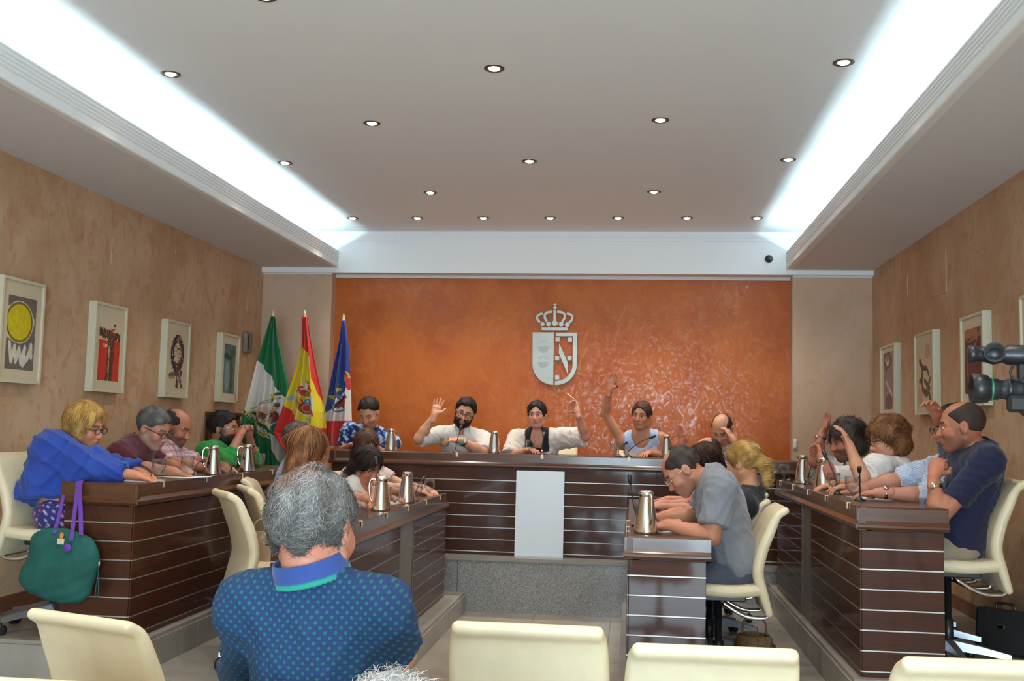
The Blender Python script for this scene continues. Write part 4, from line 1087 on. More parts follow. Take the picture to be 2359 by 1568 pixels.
def hair_mesh(H, M, hs, st, res):
    """st: style dict; returns verts, quads, cols"""
    W = lambda p: H + hs*(np.array(p, float) @ M)     # local (f,l,u) -> world
    t = st.get('t', .012); S = Sdf(); c, r = SKULL
    S.ell(W((c[0] - t*.2, 0, c[2] + t*.2)), (np.array(r) + t)*hs, M, .02)
    for q in st.get('add', ()):
        if len(q) == 4: S.cap(W(q[0]), W(q[1]), q[2]*hs, q[3]*hs, .025)
        else: S.ell(W(q[0]), np.array(q[1])*hs, M, .025)
    for q in st.get('sub', ()): S.ell(W(q[0]), np.array(q[1])*hs, M, .02, 's')
    for p, n in st.get('cuts', ()): S.cut(W(p), (np.array(n, float)/np.linalg.norm(n)) @ M, .02)
    amp, fr = st.get('wave', (.0035, 95)); sd = st.get('seed', 1)
    V, Q = S.mesh(res, lambda X, Y, Z: amp*(np.sin(fr*X + 2*np.sin(fr*.5*Z + sd)) + np.sin(fr*1.2*Y + 2*np.sin(fr*.4*Z + sd*2)))*.6)
    if len(V) == 0: return V, Q, V
    N = vnormals(V, Q)
    base = np.array(lin(*st['col'])[:3]); hi = np.array(lin(*st.get('col2', st['col']))[:3])
    def tint(P, rnd):
        loc = (P - H) @ M.T/hs
        g_ = st.get('grad')
        w_ = .5 + .5*vnoise(loc*np.array([1, 1.6, .35]), 70, sd)
        w_ = np.clip(w_*1.2 - .2 + .35*(rnd - .5), 0, 1)
        cc = base*(1 - w_[:, None]) + hi*w_[:, None]
        if g_ is not None:
            gg = np.clip((g_[0] - loc[:, 2])/g_[1], 0, 1)[:, None]; cc = cc*(1 - gg) + np.array(lin(*g_[2])[:3])*gg
        for pc, pr, pcol in st.get('patches', ()):
            ww = np.clip(1.3 - np.linalg.norm((loc - np.array(pc))/np.array(pr), axis=1), 0, 1)[:, None]
            cc = cc*(1 - ww) + np.array(lin(*pcol)[:3])*ww
        return cc*(.8 + .4*rnd)[:, None]
    cols = tint(V, np.full(len(V), .35))
    n = st.get('n', 900)
    k = RNG.integers(0, len(V), n); p = V[k].astype(float); nn = N[k].astype(float)
    fl = st.get('flow', (-.6, 0, -.8)); loc = (p - H) @ M.T/hs
    fd = np.tile(np.array(fl, float), (n, 1))
    if st.get('part'):
        fd[:, 1] += st['part']*np.sign(loc[:, 1] - st.get('part_at', 0))*np.clip(loc[:, 2]*12, 0, 1)
    if st.get('crown'):
        d0 = loc - np.array(st['crown']); d0[:, 2] *= .3; fd = fd*.35 + d0/(np.linalg.norm(d0, axis=1, keepdims=True) + .02)
    T = fd @ M + RNG.normal(0, st.get('mess', .18), (n, 3))
    T -= nn*(T*nn).sum(1)[:, None]; T /= np.linalg.norm(T, axis=1, keepdims=True) + 1e-9
    B = np.cross(T, nn); Ls = st.get('len', .03)*hs*RNG.uniform(.6, 1.3, n)[:, None]; wd_ = st.get('w', .0016)
    lift = st.get('lift', .25)
    cur = st.get('curl', 0.)
    ph = RNG.uniform(0, 6.28, n)[:, None]
    pts = []
    for i in range(5):
        a = i/4
        q = p - nn*.001 + T*Ls*a + nn*Ls*lift*(a - a*a*1.15) - nn*Ls*.25*a*a*(1 - lift)
        if cur: q = q + B*Ls*cur*np.sin(a*5 + ph) + nn*Ls*cur*np.cos(a*5 + ph)*.5
        pts.append((q, wd_*(1 - .75*a)))
    SV = np.concatenate([np.concatenate([q - B*w, q + B*w]) for q, w in pts]); SQ = []
    ar = np.arange(n)
    for i in range(4):
        a = i*2*n; SQ.append(np.stack([a + ar, a + n + ar, a + 3*n + ar, a + 2*n + ar], -1))
    rnd = RNG.uniform(0, 1, n); sc = np.tile(tint(p, rnd), (10, 1))
    return np.concatenate([V, SV]), np.concatenate([Q, np.concatenate(SQ) + len(V)]), np.concatenate([cols, sc])
# ---- hair styles (head-local: forward, left, up)
FACE = ((.105, 0, -.038), (.085, .070, .118))
def H_short(col, col2=None, t=.012, front=.078, **k):
    d = dict(col=col, col2=col2 or col, t=t, cuts=[((.088, 0, front), (.72, 0, -.70)), ((-.06, 0, -.092), (0, 0, -1))], sub=[((.11, 0, -.03), (.055, .062, .09))], n=1500, len=.03, mess=.3, lift=.3, flow=(-.5, 0, -.6)); d.update(k); return d
def H_bald(col, col2=None, top=.05, **k):
    d = dict(col=col, col2=col2 or col, t=.005, cuts=[((0.012, 0, -.012), (.9, 0, -.5)), ((-.06, 0, -.07), (0, 0, -1))], sub=[((.05, 0, .105), (.125, .064, .075))], n=500, len=.014, flow=(-.3, 0, -.8), lift=.1); d.update(k); return d
def H_bob(col, col2=None, **k):
    d = dict(col=col, col2=col2 or col, t=.022, add=[((-.035, 0, -.03), (.085, .092, .085))], sub=[FACE], cuts=[((0, 0, -.105), (.15, 0, -1))], n=1500, len=.06, flow=(.1, 0, -1), w=.0022); d.update(k); return d
def H_long(col, col2=None, low=-.26, **k):
    d = dict(col=col, col2=col2 or col, t=.02, add=[((-.045, 0, -.04), (.075, .088, .10)), ((-.06, 0, -.05), (-.085, 0, low), .075, .055), ((-.05, .045, -.05), (-.06, .06, low), .045, .03), ((-.05, -.045, -.05), (-.06, -.06, low), .045, .03)],
             sub=[FACE], n=1900, len=.085, flow=(-.05, 0, -1), w=.0022, mess=.10); d.update(k); return d
def H_pony(col, col2=None, tail=None, **k):
    tail = tail or [((-.115, 0, .03), (-.15, 0, -.02), .028, .034), ((-.15, 0, -.02), (-.14, 0, -.14), .034, .014)]
    d = dict(col=col, col2=col2 or col, t=.011, add=list(tail), sub=[((.105, 0, -.02), (.062, .068, .098))], cuts=[((.0, 0, -.02), (.75, 0, -.66))] if False else [], n=1100, len=.05, flow=(-1, 0, .1), w=.0018, mess=.1, lift=.08); d.update(k)
    d['sub'] = d['sub'] + [((.02, 0, -.12), (.12, .1, .085))]; return d
def H_curly(col, col2=None, **k):
    d = H_bob(col, col2); d.update(t=.03, wave=(.007, 70), n=2200, len=.05, curl=.35, mess=.5, lift=.5, w=.002); d.update(k); return d

SKIN = (194, 138, 108)
def hand_sdf(Wr, d, n, right, curl=.3, spread=.15, s_=1., thumb=.5, pinch=False, point=False):
    d = unit(d); n = unit(n - d*(n@d)); s = np.cross(d, n) if right else np.cross(n, d)
    S = Sdf(); w = lambda a, b, c: Wr + s_*(d*a + s*b + n*c)
    M = np.array([d, s, n])
    S.cap(w(-.05, 0, 0), w(.02, 0, 0), .026*s_, .027*s_, .02)
    S.ell(w(.055, 0, 0), (.054*s_, .040*s_, .017*s_), M, .02)
    S.cap(w(.075, .026, 0), w(.08, -.028, 0), .013*s_, .012*s_, .012)
    for i, (off, ln) in enumerate(((.029, .072), (.010, .080), (-.010, .074), (-.028, .058))):
        b = w(.092 - abs(off)*.2, off, 0); c = curl if not isinstance(curl, (list, tuple)) else curl[i]
        ang = [c*.55, c*1.35, c*1.95]; r0 = .0098*s_ - i*.0003
        for k_, fr in enumerate((.44, .31, .25)):
            dd = d*math.cos(ang[k_]) + n*math.sin(ang[k_]) + s*spread*off/.03*(.9 if k_ == 0 else .6)
            e = b + unit(dd)*ln*fr*s_
            S.cap(b, e, r0, r0*.90, .004); r0 *= .92; b = e
    b = w(.022, .026, .008); a1 = unit(d*.62 + s*.75 + n*.25*thumb*2); a2 = unit(d*.85 + s*(.45 - .5*thumb) + n*.5*thumb)
    e = b + a1*.045*s_; S.cap(w(.02, .012, .004), e, .017*s_, .012*s_, .012); S.cap(e, e + a2*.036*s_, .0115*s_, .009*s_, .006)
    return S
def person(name, label, head, yaw, pitch=0, roll=0, hs=1., hip=None, tf=None, sw=.185, N=None, skin=SKIN, hair=None, beard=None, shirt=None, pants=None, arms=None, sex='m', belly=1., glasses=None,
           res=.0055, legs=True, brow=(50, 34, 26), lips=(160, 84, 74), collar=None, eye_open=.8, extras=None, noface=False, group=None, floor_z=0, nub=1., iris=(40, 26, 18), knees=None, sleeve_r=1., shres=.009, neck_r=.054):
    H = npv(at(*head)) if len(head) == 3 and not isinstance(head, np.ndarray) else np.array(head)
    f, l, u = headframe(yaw, pitch, roll); M = np.array([f, l, u])
    W = lambda a, b, c: H + hs*(f*a + l*b + u*c)
    tf = yaw if tf is None else tf
    hip = npv(hip); Zu = np.array([0, 0, 1.])
    if N is None: N = H - unit(u + Zu)*.165*hs - np.array([math.cos(R(tf)), math.sin(R(tf)), 0])*.03
    else: N = npv(at(*N)) if not isinstance(N, np.ndarray) else N
    ax = unit(N - hip); T = np.linalg.norm(N - hip)
    lt = np.array([-math.sin(R(tf)), math.cos(R(tf)), 0]); lt = unit(lt - ax*(lt@ax)); ft = np.cross(lt, ax)
    MT = np.array([ft, lt, ax])
    root = empty(name, (float(hip[0]), float(hip[1]), floor_z), label, 'person', group)
    wS = sw/.185
    SH = {'L': N - ax*.06 + lt*sw, 'R': N - ax*.06 - lt*sw}
    arms = arms or {}
    J = {}
    for sd in 'LR':
        A = arms.get(sd, {})
        if 'S' in A: SH[sd] = npv(at(*A['S']))
        S0 = SH[sd]; la, lb = A.get('len', (.285, .245))
        sg = 1 if sd == 'L' else -1
        E = A.get('E'); E = S0 + (-ax*.24 + ft*.1 + lt*sg*.06) if E is None else (on_ray(E[0], E[1], S0, la, E[2] == 'n') if len(E) == 3 and isinstance(E[2], str) else npv(at(*E)) if not isinstance(E, np.ndarray) else E)
        Wp = A.get('W'); Wp = E + unit(ft + np.array([0, 0, .05]))*lb if Wp is None else (on_ray(Wp[0], Wp[1], E, lb, Wp[2] == 'n') if len(Wp) == 3 and isinstance(Wp[2], str) else npv(at(*Wp)) if not isinstance(Wp, np.ndarray) else Wp)
        J[sd] = (S0, E, Wp, A)
    # ---------- torso primitives shared by body and clothes
    def torso(S, e, k=.06):
        S.ell(hip + ax*.02, (.118*belly + e, .165*wS + e, .13 + e), MT, k)
        S.ell(hip + ax*.36*T + ft*.012*belly, (.108*belly + e, .142*wS + e, .17 + e), MT, k)
        S.ell(hip + ax*.68*T, (.112 + e, .160*wS + e, .17 + e), MT, k)
        S.cap(SH['L'] - ax*.015, SH['R'] - ax*.015, .057 + e, None, k)
        for sd in 'LR': S.cap(N + ax*.01, SH[sd], .043 + e, .05 + e, .04)
        if sex == 'f':
            for sg in (-1, 1): S.ell(hip + ax*.60*T + ft*.085 + lt*sg*.07, (.062 + e, .068 + e, .066 + e), MT, .04)
    B = Sdf(); torso(B, 0)
    ak = .94 if sex == 'f' else 1.05
    for sd in 'LR':
        S0, E, Wp, A = J[sd]
        B.cap(S0, E, .050*ak, .041*ak, .03); B.cap(E, E + (Wp - E)*.35, .041*ak, .042*ak, .02); B.cap(E + (Wp - E)*.35, Wp, .042*ak, .0275*ak, .02)
    B.cap(N - ax*.03, W(-.022, 0, -.06), neck_r, neck_r*.96, .03)
    V, Q = B.mesh(.0105)
    sk = np.array(lin(*skin)[:3])
    cols = sk*(1 + .08*vnoise(V, 30)[:, None]); parts = [(V, Q, cols)]
    # ---------- head
    S = Sdf(); c, r = SKULL
    S.ell(W(*c), np.array(r)*hs, M, .02)
    S.ell(W(.028, 0, -.03), np.array((.066, .062, .082))*hs, M, .03)
    wd_ = 1.0 if sex == 'm' else .93
    for sg in (-1, 1):
        S.cap(W(.0, .055*sg*wd_, -.055), W(.062, .018*sg, -.098), .023*hs, .020*hs, .03)
        S.ell(W(.066, .037*sg, -.03), np.array((.026, .024, .026))*hs, M, .025)
    S.ell(W(.070, 0, -.098), np.array((.026, .026, .019))*hs, M, .02)
    S.ell(W(.078, 0, -.064), np.array((.022, .030, .024))*hs, M, .02)
    if not noface:
        S.cap(W(.082, .012, .022), W(.070, .046, .020), .013*hs, .010*hs, .016); S.cap(W(.082, -.012, .022), W(.070, -.046, .020), .013*hs, .010*hs, .016)
        for sg in (-1, 1): S.ell(W(.100, .031*sg, .000), np.array((.018, .017, .011))*hs, M, .012, 's')
        S.cap(W(.088, 0, .010), W(.110, 0, -.034), .0085*hs*nub, .0125*hs*nub, .012)
        for sg in (-1, 1): S.ell(W(.098, .012*sg, -.038), np.array((.011, .009, .008))*hs, M, .008)
        S.ell(W(.0985, 0, -.061), np.array((.009, .023, .0055))*hs, M, .006); S.ell(W(.0965, 0, -.072), np.array((.009, .020, .006))*hs, M, .006)
        S.ell(W(.108, 0, -.0665), np.array((.008, .026, .0012))*hs, M, .004, 's')
    for sg in (-1, 1):
        S.ell(W(-.008, .079*sg, -.008), np.array((.021, .010, .032))*hs, M, .008); S.ell(W(-.002, .090*sg, -.004), np.array((.011, .007, .018))*hs, M, .006, 's')
    S.cap(W(-.022, 0, -.05), N - ax*.02, neck_r*.96, neck_r*1.0, .035)
    V, Q = S.mesh(res)
    loc = (V - H) @ M.T/hs
    cols = sk*(1 + .07*vnoise(V, 45)[:, None]); 
    def blend(mask, col, a=1.): 
        w_ = np.clip(mask, 0, 1)[:, None]*a; cols[:] = cols*(1 - w_) + np.array(lin(*col)[:3])*w_
    fx, ly, uz = loc.T
    if not noface:
        red = (min(255, skin[0] + 8), skin[1] - 18, skin[2] - 14)
        blend(1.4 - np.hypot((np.abs(ly) - .04)/.024, (uz + .032)/.024), red, .5); blend((1.3 - np.hypot(ly/.018, (uz + .036)/.02))*(fx > .08), red, .4)
        blend((1.5 - np.hypot(ly/.024, (uz + .066)/.010)*1.1)*(fx > .078), lips, .8)
        if brow: blend((1.6 - np.abs(uz - .026 + .12*(np.abs(ly) - .03)**2*10)/.0055)*((np.abs(ly) > .012) & (np.abs(ly) < .050) & (fx > .05)), brow, .85)
        blend((1.3 - np.hypot((np.abs(ly) - .031)/.020, (uz - .001)/.012))*(fx > .06), (max(skin[0] - 50, 20), max(skin[1] - 48, 20), max(skin[2] - 40, 20)), .55)
    if beard:
        sm = lambda v: np.clip(v, 0, 1)
        lim = -.040 - .25*np.clip(.06 - fx, -.02, .04)
        mask = sm((lim - uz)/.010 + .5)*sm((fx + .004)/.012)*sm((uz + .132)/.015)
        mask *= 1 - sm(1.6 - np.hypot(ly/.026, (uz + .066)/.011))*(fx > .07)*.85
        mask *= 1 - sm((.012 - np.abs(ly))/.004)*(uz > -.052)
        side = sm((.048 - fx)/.02)*sm((fx + .008)/.010)*sm((.004 - uz)/.02)*sm((uz + .11)/.02)*(np.abs(ly) > .04)
        blend(np.maximum(mask, side), beard['col'], beard.get('a', .8))
    if hair and hair.get('scalp'): blend((uz > hair['scalp'][0]) * (fx < hair['scalp'][1]), hair['col'], hair['scalp'][2])
    parts.append((V, Q, cols))
    # eyes
    if not noface:
        for sg in (-1, 1):
            c0 = W(.0795, .031*sg, .0005); n1, n2 = 20, 14; rr = .0122*hs; th = np.linspace(0, math.pi, n2); ph = np.linspace(0, 2*math.pi, n1, endpoint=False)
            TH, PH = np.meshgrid(th, ph, indexing='ij'); lv = np.stack([np.cos(TH), np.sin(TH)*np.cos(PH), np.sin(TH)*np.sin(PH)], -1).reshape(-1, 3)
            VE = c0 + rr*(lv @ M); ia = np.arange(n1*n2).reshape(n2, n1); QE = np.stack([ia[:-1], ia[1:], np.roll(ia[1:], -1, 1), np.roll(ia[:-1], -1, 1)], -1).reshape(-1, 4)
            ce = np.tile(np.array(lin(*skin)[:3])*.8, (len(VE), 1)); op = .52*eye_open
            vis = (lv[:, 2] < op*.8) & (lv[:, 2] > -op*.8); ce[vis] = lin(214, 206, 198)[:3]
            lash = (lv[:, 2] >= op*.8) & (lv[:, 2] < op*.8 + .28) & (lv[:, 0] > 0); ce[lash] = lin(44, 30, 26)[:3]
            ce[vis & (lv[:, 0] > .80)] = lin(*iris)[:3]
            parts.append((VE.astype(np.float32), QE, ce))
    # ---------- hands
    for sd in 'LR':
        S0, E, Wp, A = J[sd]
        if A.get('nohand'): continue
        fd = unit(Wp - E); dr = A.get('hd'); dr = unit(fd + np.array([0, 0, -.15])) if dr is None else (unit(npv(at(*dr)) - Wp) if not isinstance(dr, np.ndarray) else dr)
        pn = A.get('pn'); pn = np.array([0, 0, -1.]) if pn is None else np.array(pn, float)
        S = hand_sdf(Wp, dr, pn, sd == 'R', A.get('curl', .45), A.get('spread', .12), .93 if sex == 'f' else 1., A.get('thumb', .5))
        S.cap(Wp - fd*.05, Wp, .0275*ak, .0275*ak, .012)
        V, Q = S.mesh(.0042); parts.append((V, Q, sk*(1 + .08*vnoise(V, 60)[:, None])*np.array([1.03, .97, .95])))
    off = 0; VV, QQ, CC = [], [], []
    for V, Q, C in parts: VV.append(V); QQ.append(Q + off); CC.append(np.clip(C, 0, 1)); off += len(V)
    mesh_np('body', np.concatenate(VV), np.concatenate(QQ), 'skin', np.concatenate(CC), root)
    # ---------- clothes
    def colfn(c):
        if callable(c): return c
        b = np.array(lin(*c)[:3]); return lambda V: np.clip(b*(1 + .06*vnoise(V, 14)[:, None]), 0, 1)
    if shirt:
        S = Sdf(); e = shirt.get('e', .016); torso(S, e, .06)
        fr = shirt.get('sleeve', .62)
        for sd in 'LR':
            S0, E, Wp, A = J[sd]; q = shirt.get('sleeve' + sd, fr)
            if q <= 0: continue
            r0, r1 = (.062 + e*.5)*sleeve_r, (.060 + e*.3)*sleeve_r
            if q <= 1: S.cap(S0, S0 + (E - S0)*q, r0, r1, .03, flat=1)
            else: S.cap(S0, E, r0, r1*.92, .03); S.cap(E, E + (Wp - E)*(q - 1), r1*.92, r1*.78, .025, flat=1)
        for q in shirt.get('add', ()): S.cap(q[0], q[1], q[2], q[3], .04)
        for cc, rr in shirt.get('neck', [((.022, 0, .05), (.066, .062, .058))] if collar else [((.035, 0, .045), (.085, .075, .075))]):
            S.ell(N + ft*cc[0] + lt*cc[1] + ax*cc[2], rr, MT, .01, 's')
        for sd in 'LR':
            if shirt.get('sleeve' + sd, fr) <= 0:
                S0 = SH[sd]; sg = 1 if sd == 'L' else -1
                S.ell(S0 + lt*sg*.035 + ax*.0, (.10, .05 + shirt.get('arm_cut', .0), .10), MT, .012, 's')
        if shirt.get('low') is not None: S.cut(hip + ax*shirt['low'], -ax, .004)
        V, Q = S.mesh(shres, folds(shirt.get('fold', .0035), shirt.get('fs', 42), shirt.get('seed', 1)))
        fn = shirt['col'] if callable(shirt['col']) else None
        cl = fn(V, N, ft, lt, ax, J) if fn else colfn(shirt['col'])(V)
        mesh_np(shirt.get('name', 'shirt'), V, Q, shirt.get('mat', 'cloth'), np.clip(cl, 0, 1), root)
    if collar:
        S = Sdf(); a1 = unit(W(-.022, 0, -.06) - N)
        h1 = collar.get('h', .045); rr = neck_r + .014
        lo = collar.get('lo', -.022); rr += collar.get('r', 0); S.cap(N + a1*lo, N + a1*h1, rr + .012, rr, .01, flat=3); S.cap(N - a1*.05, N + a1*(h1 + .03), rr + .005, rr - .007, .003, op='s')
        if collar.get('open', True): S.ell(N + ft*.075 + ax*.035, (.05, .020, .07), MT, .006, 's')
        if collar.get('open', True): S.cap(N + ft*.055 + lt*.03 + ax*.012, N + ft*.082 + lt*.05 - ax*.035, .011, .007, .012); S.cap(N + ft*.055 - lt*.03 + ax*.012, N + ft*.082 - lt*.05 - ax*.035, .011, .007, .012)
        V, Q = S.mesh(.0032)
        cl = colfn(collar['col'])(V)
        if 'trim' in collar:
            hh = (V - N) @ a1; w_ = np.clip((lo + .012 - hh)/.004 + .5, 0, 1)[:, None]; cl = cl*(1 - w_) + np.array(lin(*collar['trim'])[:3])*w_
        mesh_np('collar', V, Q, 'cloth', cl, root)
    if legs and pants:
        kk = 1.18 if pants.get('skirt') else 1.; S = Sdf(); S.ell(hip - Zu*.01, (.112*belly*kk, .155*wS*kk, .11*kk), np.array([[math.cos(R(tf)), math.sin(R(tf)), 0], [-math.sin(R(tf)), math.cos(R(tf)), 0], [0, 0, 1]]), .05)
        fh = np.array([math.cos(R(tf)), math.sin(R(tf)), 0]); lh = np.array([-fh[1], fh[0], 0])
        shz = floor_z + .06
        for sg in (-1, 1):
            h0 = hip + lh*sg*.095 - Zu*.015; kn = h0 + fh*(knees or .40) + lh*sg*.03; kn[2] = floor_z + .50
            an = kn - fh*.06; an[2] = floor_z + .09
            S.cap(h0, kn, .085, .062, .05)
            if not pants.get('skirt'): S.cap(kn, an, .060, .045, .03, flat=1)
        V, Q = S.mesh(.012, folds(.003, 36, 4))
        mesh_np('skirt' if pants.get('skirt') else 'trousers', V, Q, 'cloth', np.clip(colfn(pants['col'])(V), 0, 1), root)
        for sg in (-1, 1):
            h0 = hip + lh*sg*.095; kn = h0 + fh*(knees or .40) + lh*sg*.03; an = kn - fh*.06; an[2] = floor_z + .07
            S = Sdf(); S.cap(an - fh*.02 - Zu*.02, an + fh*.15 - Zu*.03, .036, .030, .02); S.cut(np.array([0, 0, floor_z + .003]), -Zu, .003)
            if pants.get('skirt'): S.cap(np.array([kn[0], kn[1], floor_z + .5]), an, .048, .036, .02)
            V, Q = S.mesh(.012); mesh_np('shoe', V, Q, 'cloth', np.tile(np.array(lin(*pants.get('shoe', (40, 32, 28)))[:3]), (len(V), 1)), root)
    if hair:
        V, Q, C = hair_mesh(H, M, hs, hair, hair.get('res', .0065))
        if len(V): mesh_np('hair', V, Q, 'hair', np.clip(C, 0, 1), root)
    if beard and beard.get('t'):
        st = dict(col=beard['col'], col2=beard.get('col2', beard['col']), t=-.05, add=[((.03, 0, -.075), (.062, .066, .052)), ((.058, 0, -.098), (.042, .036, .036)), ((.0, .062, -.03), (.03, .05, -.09), .014, .02), ((.0, -.062, -.03), (.03, -.05, -.09), .014, .02), ((.094, .02, -.054), (.085, .034, -.075), .006, .007), ((.094, -.02, -.054), (.085, -.034, -.075), .006, .007), ((.097, -.02, -.052), (.097, .02, -.052), .006, .006)],
                  sub=[((.098, 0, -.066), (.03, .022, .009)), ((.10, 0, -.015), (.05, .052, .032)), ((-.06, 0, -.12), (.075, .1, .08))], n=700, len=.016, flow=(.2, 0, -1), lift=.5, mess=.3, wave=(.002, 120))
        V, Q, C = hair_mesh(H, M, hs, st, .006); mesh_np('beard', V, Q, 'hair', np.clip(C, 0, 1), root)
    if glasses:
        g_ = MB()
        for sg in (-1, 1):
            ring = []
            for i in range(17):
                a = 2*math.pi*i/16; ring.append(W(.108, .033*sg + .024*math.cos(a), .0 + .0175*math.sin(a)*(1.05 - .15*abs(math.cos(a)))))
            g_.tube(ring, glasses.get('r', .0022), 6, cap=False)
            g_.tube([W(.106, .056*sg, .006), W(.06, .078*sg, .008), W(-.01, .083*sg, .006), W(-.028, .082*sg, -.012)], glasses.get('r', .0022), 5)
        g_.tube([W(.109, -.010, .004), W(.113, 0, .007), W(.109, .010, .004)], glasses.get('r', .0022), 5)
        g_.build('glasses', glasses.get('m', 'black_plastic'), root)
    return dict(root=root, H=H, M=M, W=W, N=N, ax=ax, ft=ft, lt=lt, J=J, hip=hip, T=T)
def band(P, sd, name, m, back=.025, w=.012, r=.033, face=None):
    """wristwatch or bracelet worn on a forearm"""
    S0, E, Wp, A = P['J'][sd]; d = unit(E - Wp); c = Wp + d*back
    o = MB().lathe([(r - .002, -w), (r, -w), (r, w), (r - .002, w)], c, 18, axis=d, cap=False).build(name, m, P['root'])
    if face is not None:
        n = unit(np.array(face, float) - d*(np.array(face, float)@d)); MB().lathe([(.016, 0), (.017, .006), (.014, .009)], Vector(c + n*(r - .001)), 14, axis=Vector(n)).build('watch_face', 'steel', o)
    return o
# ================================================================== THE CAST
A3 = lambda *p: np.array(p, float)
def px(p, q, Y): return npv(at(p, q, Y))
SEATH = .63      # hip joint above the platform
G_ = 'people at the council tables'
def seat_at(x, y, zf): return (x, y, zf + SEATH)

# ---- presiding table ------------------------------------------------------
zF = Z_FAR
def pat_blue(V, N, ft, lt, ax, J):
    a = vnoise(V*A3(1, 1, .6), 80, 3) + .6*vnoise(V, 150, 5); c = np.tile(L3(72, 112, 176), (len(V), 1))
    c[a > .25] = L3(176, 192, 214); c[a < -.18] = L3(22, 34, 84); return c
hx = at(840, 1045, 9.36).x
p1 = person('person', 'person in blue patterned short-sleeved shirt reading with bowed head at the presiding table', (850, 950, 9.08), -98, 34, 4, 1.04, seat_at(hx, 9.36, zF), -92, .2, hair=H_short((30, 23, 21), (58, 46, 40), front=.096), beard=dict(col=(96, 66, 54), a=.35),
    shirt=dict(col=pat_blue, sleeve=.72), shres=.0065, collar=dict(col=(24, 28, 66)), pants=dict(col=(40, 42, 60)), arms={'L': dict(E=(888, 1052, 9.16), W=A3(at(860, 1045, 8.86).x, 8.86, HT_FAR + .035)), 'R': dict(E=(786, 1040, 9.14), W=A3(at(812, 1045, 8.86).x, 8.86, HT_FAR + .035))}, floor_z=zF, eye_open=.1, group=G_)
chair(hx, 9.42, zF, -90, 'cream swivel chair of the man in the blue patterned shirt')
hx = at(1062, 1045, 9.36).x
p2 = person('person', 'bearded person in white shirt and dark glasses raising an open hand', (1071, 950, 9.06), -84, 12, -16, 1.02, seat_at(hx, 9.36, zF), -90, .19, hair=H_short((26, 20, 18), (40, 32, 28), t=.016, front=.09), beard=dict(col=(28, 20, 18), a=.9, t=1), glasses=dict(r=.0026),
    shirt=dict(col=(216, 208, 202), sleeveR=.95, sleeveL=.98), collar=dict(col=(210, 204, 200)), pants=dict(col=(50, 54, 70)), sleeve_r=1.1,
    arms={'R': dict(E=(964, 1012, 'n'), W=(1003, 954, 'n'), hd=(1016, 905, 9.0), pn=(0.1, -1, 0), curl=.08, spread=.28, thumb=.1), 'L': dict(E=(1112, 1040, 8.98), W=(1058, 1014, 'n'), hd=(1022, 1012, 8.78), pn=(.1, .4, -1), curl=.7)}, floor_z=zF, eye_open=.55, group=G_)
band(p2, 'L', 'bracelet', 'teal_band', .02, .008, .035); band(p2, 'L', 'wristwatch', 'black_satin', .045, .010, .036, (0, -1, .3))
chair(hx, 9.42, zF, -90, 'cream swivel chair of the bearded man in white')
hx = at(1250, 1045, 9.36).x
def col_bw(V, N, ft, lt, ax, J):
    c = np.tile(L3(214, 200, 190), (len(V), 1)); q = V - N; x = q@lt; z = q@ax; y = q@ft
    m = (np.abs(x) < .105 + .02*np.sign(x)*0) & (z > -.11) & (y > -.03); c[m] = L3(22, 20, 26)
    c[(np.abs(x) < .055) & (z <= -.10) & (y > 0)] = L3(22, 20, 26)
    S0, E = J['R'][0], J['R'][1]; d = unit(E - S0); 
    return c
p3 = person('person', 'person in white blouse with black yoke raising a pen, dark hair tied back', (1237, 955, 9.08), -96, 2, 3, .97, seat_at(hx, 9.36, zF), -90, .18, sex='f', hair=H_pony((30, 22, 22), (46, 36, 34), tail=[((-.10, 0, .0), (-.12, 0, -.02), .035, .035)], part=.5), skin=(190, 132, 108), lips=(150, 60, 66),
    shirt=dict(name='blouse', col=col_bw, sleeve=.95, neck=[((.06, 0, .0), (.07, .055, .13))], fold=.005), sleeve_r=1.35, pants=dict(col=(30, 30, 36)),
    arms={'L': dict(E=(1349, 1006, 'n'), W=(1330, 950, 'n'), hd=(1322, 920, 8.95), pn=(-.8, -.5, .1), curl=1.25, thumb=.9), 'R': dict(E=(1178, 1050, 9.05), W=A3(at(1215, 1045, 8.85).x, 8.85, HT_FAR + .03))}, floor_z=zF, group=G_)
chair(hx + .07, 9.46, zF, -90, 'cream swivel chair whose backrest shows behind the woman in black and white', 1.07)
hx = at(1492, 1045, 9.36).x
def col_top(V, N, ft, lt, ax, J):
    c = np.tile(L3(214, 196, 188), (len(V), 1)); q = V - N; z = q@ax; c[z > -.075] = L3(168, 188, 222); return c
p4 = person('person', 'person with ponytail in white top with pale blue straps raising a bare arm', (1478, 957, 9.08), -108, 4, -3, .98, seat_at(hx, 9.36, zF), -90, .165, sex='f', hair=H_pony((58, 38, 30), (96, 62, 42), tail=[((-.11, 0, .04), (-.14, -.01, -.02), .03, .034), ((-.14, -.01, -.02), (-.11, -.02, -.16), .034, .016)]), skin=(184, 122, 92), lips=(160, 84, 80),
    shirt=dict(name='top', col=col_top, sleeve=0, arm_cut=.022, neck=[((.05, 0, .02), (.13, .078, .105)), ((-.06, 0, .02), (.12, .078, .12))]), pants=dict(col=(60, 60, 80)),
    arms={'R': dict(E=(1394, 953, 'n'), W=(1404, 898, 'n'), len=(.29, .24), hd=(1414, 858, 9.0), pn=(.3, -1, 0), curl=.3, spread=.25, thumb=.3), 'L': dict(E=(1522, 1052, 9.1), W=A3(at(1495, 1045, 8.86).x, 8.86, HT_FAR + .03))}, floor_z=zF, group=G_)
chair(hx - .05, 9.42, zF, -90, 'cream swivel chair of the woman with blue straps')
hx = at(1668, 1045, 9.36).x
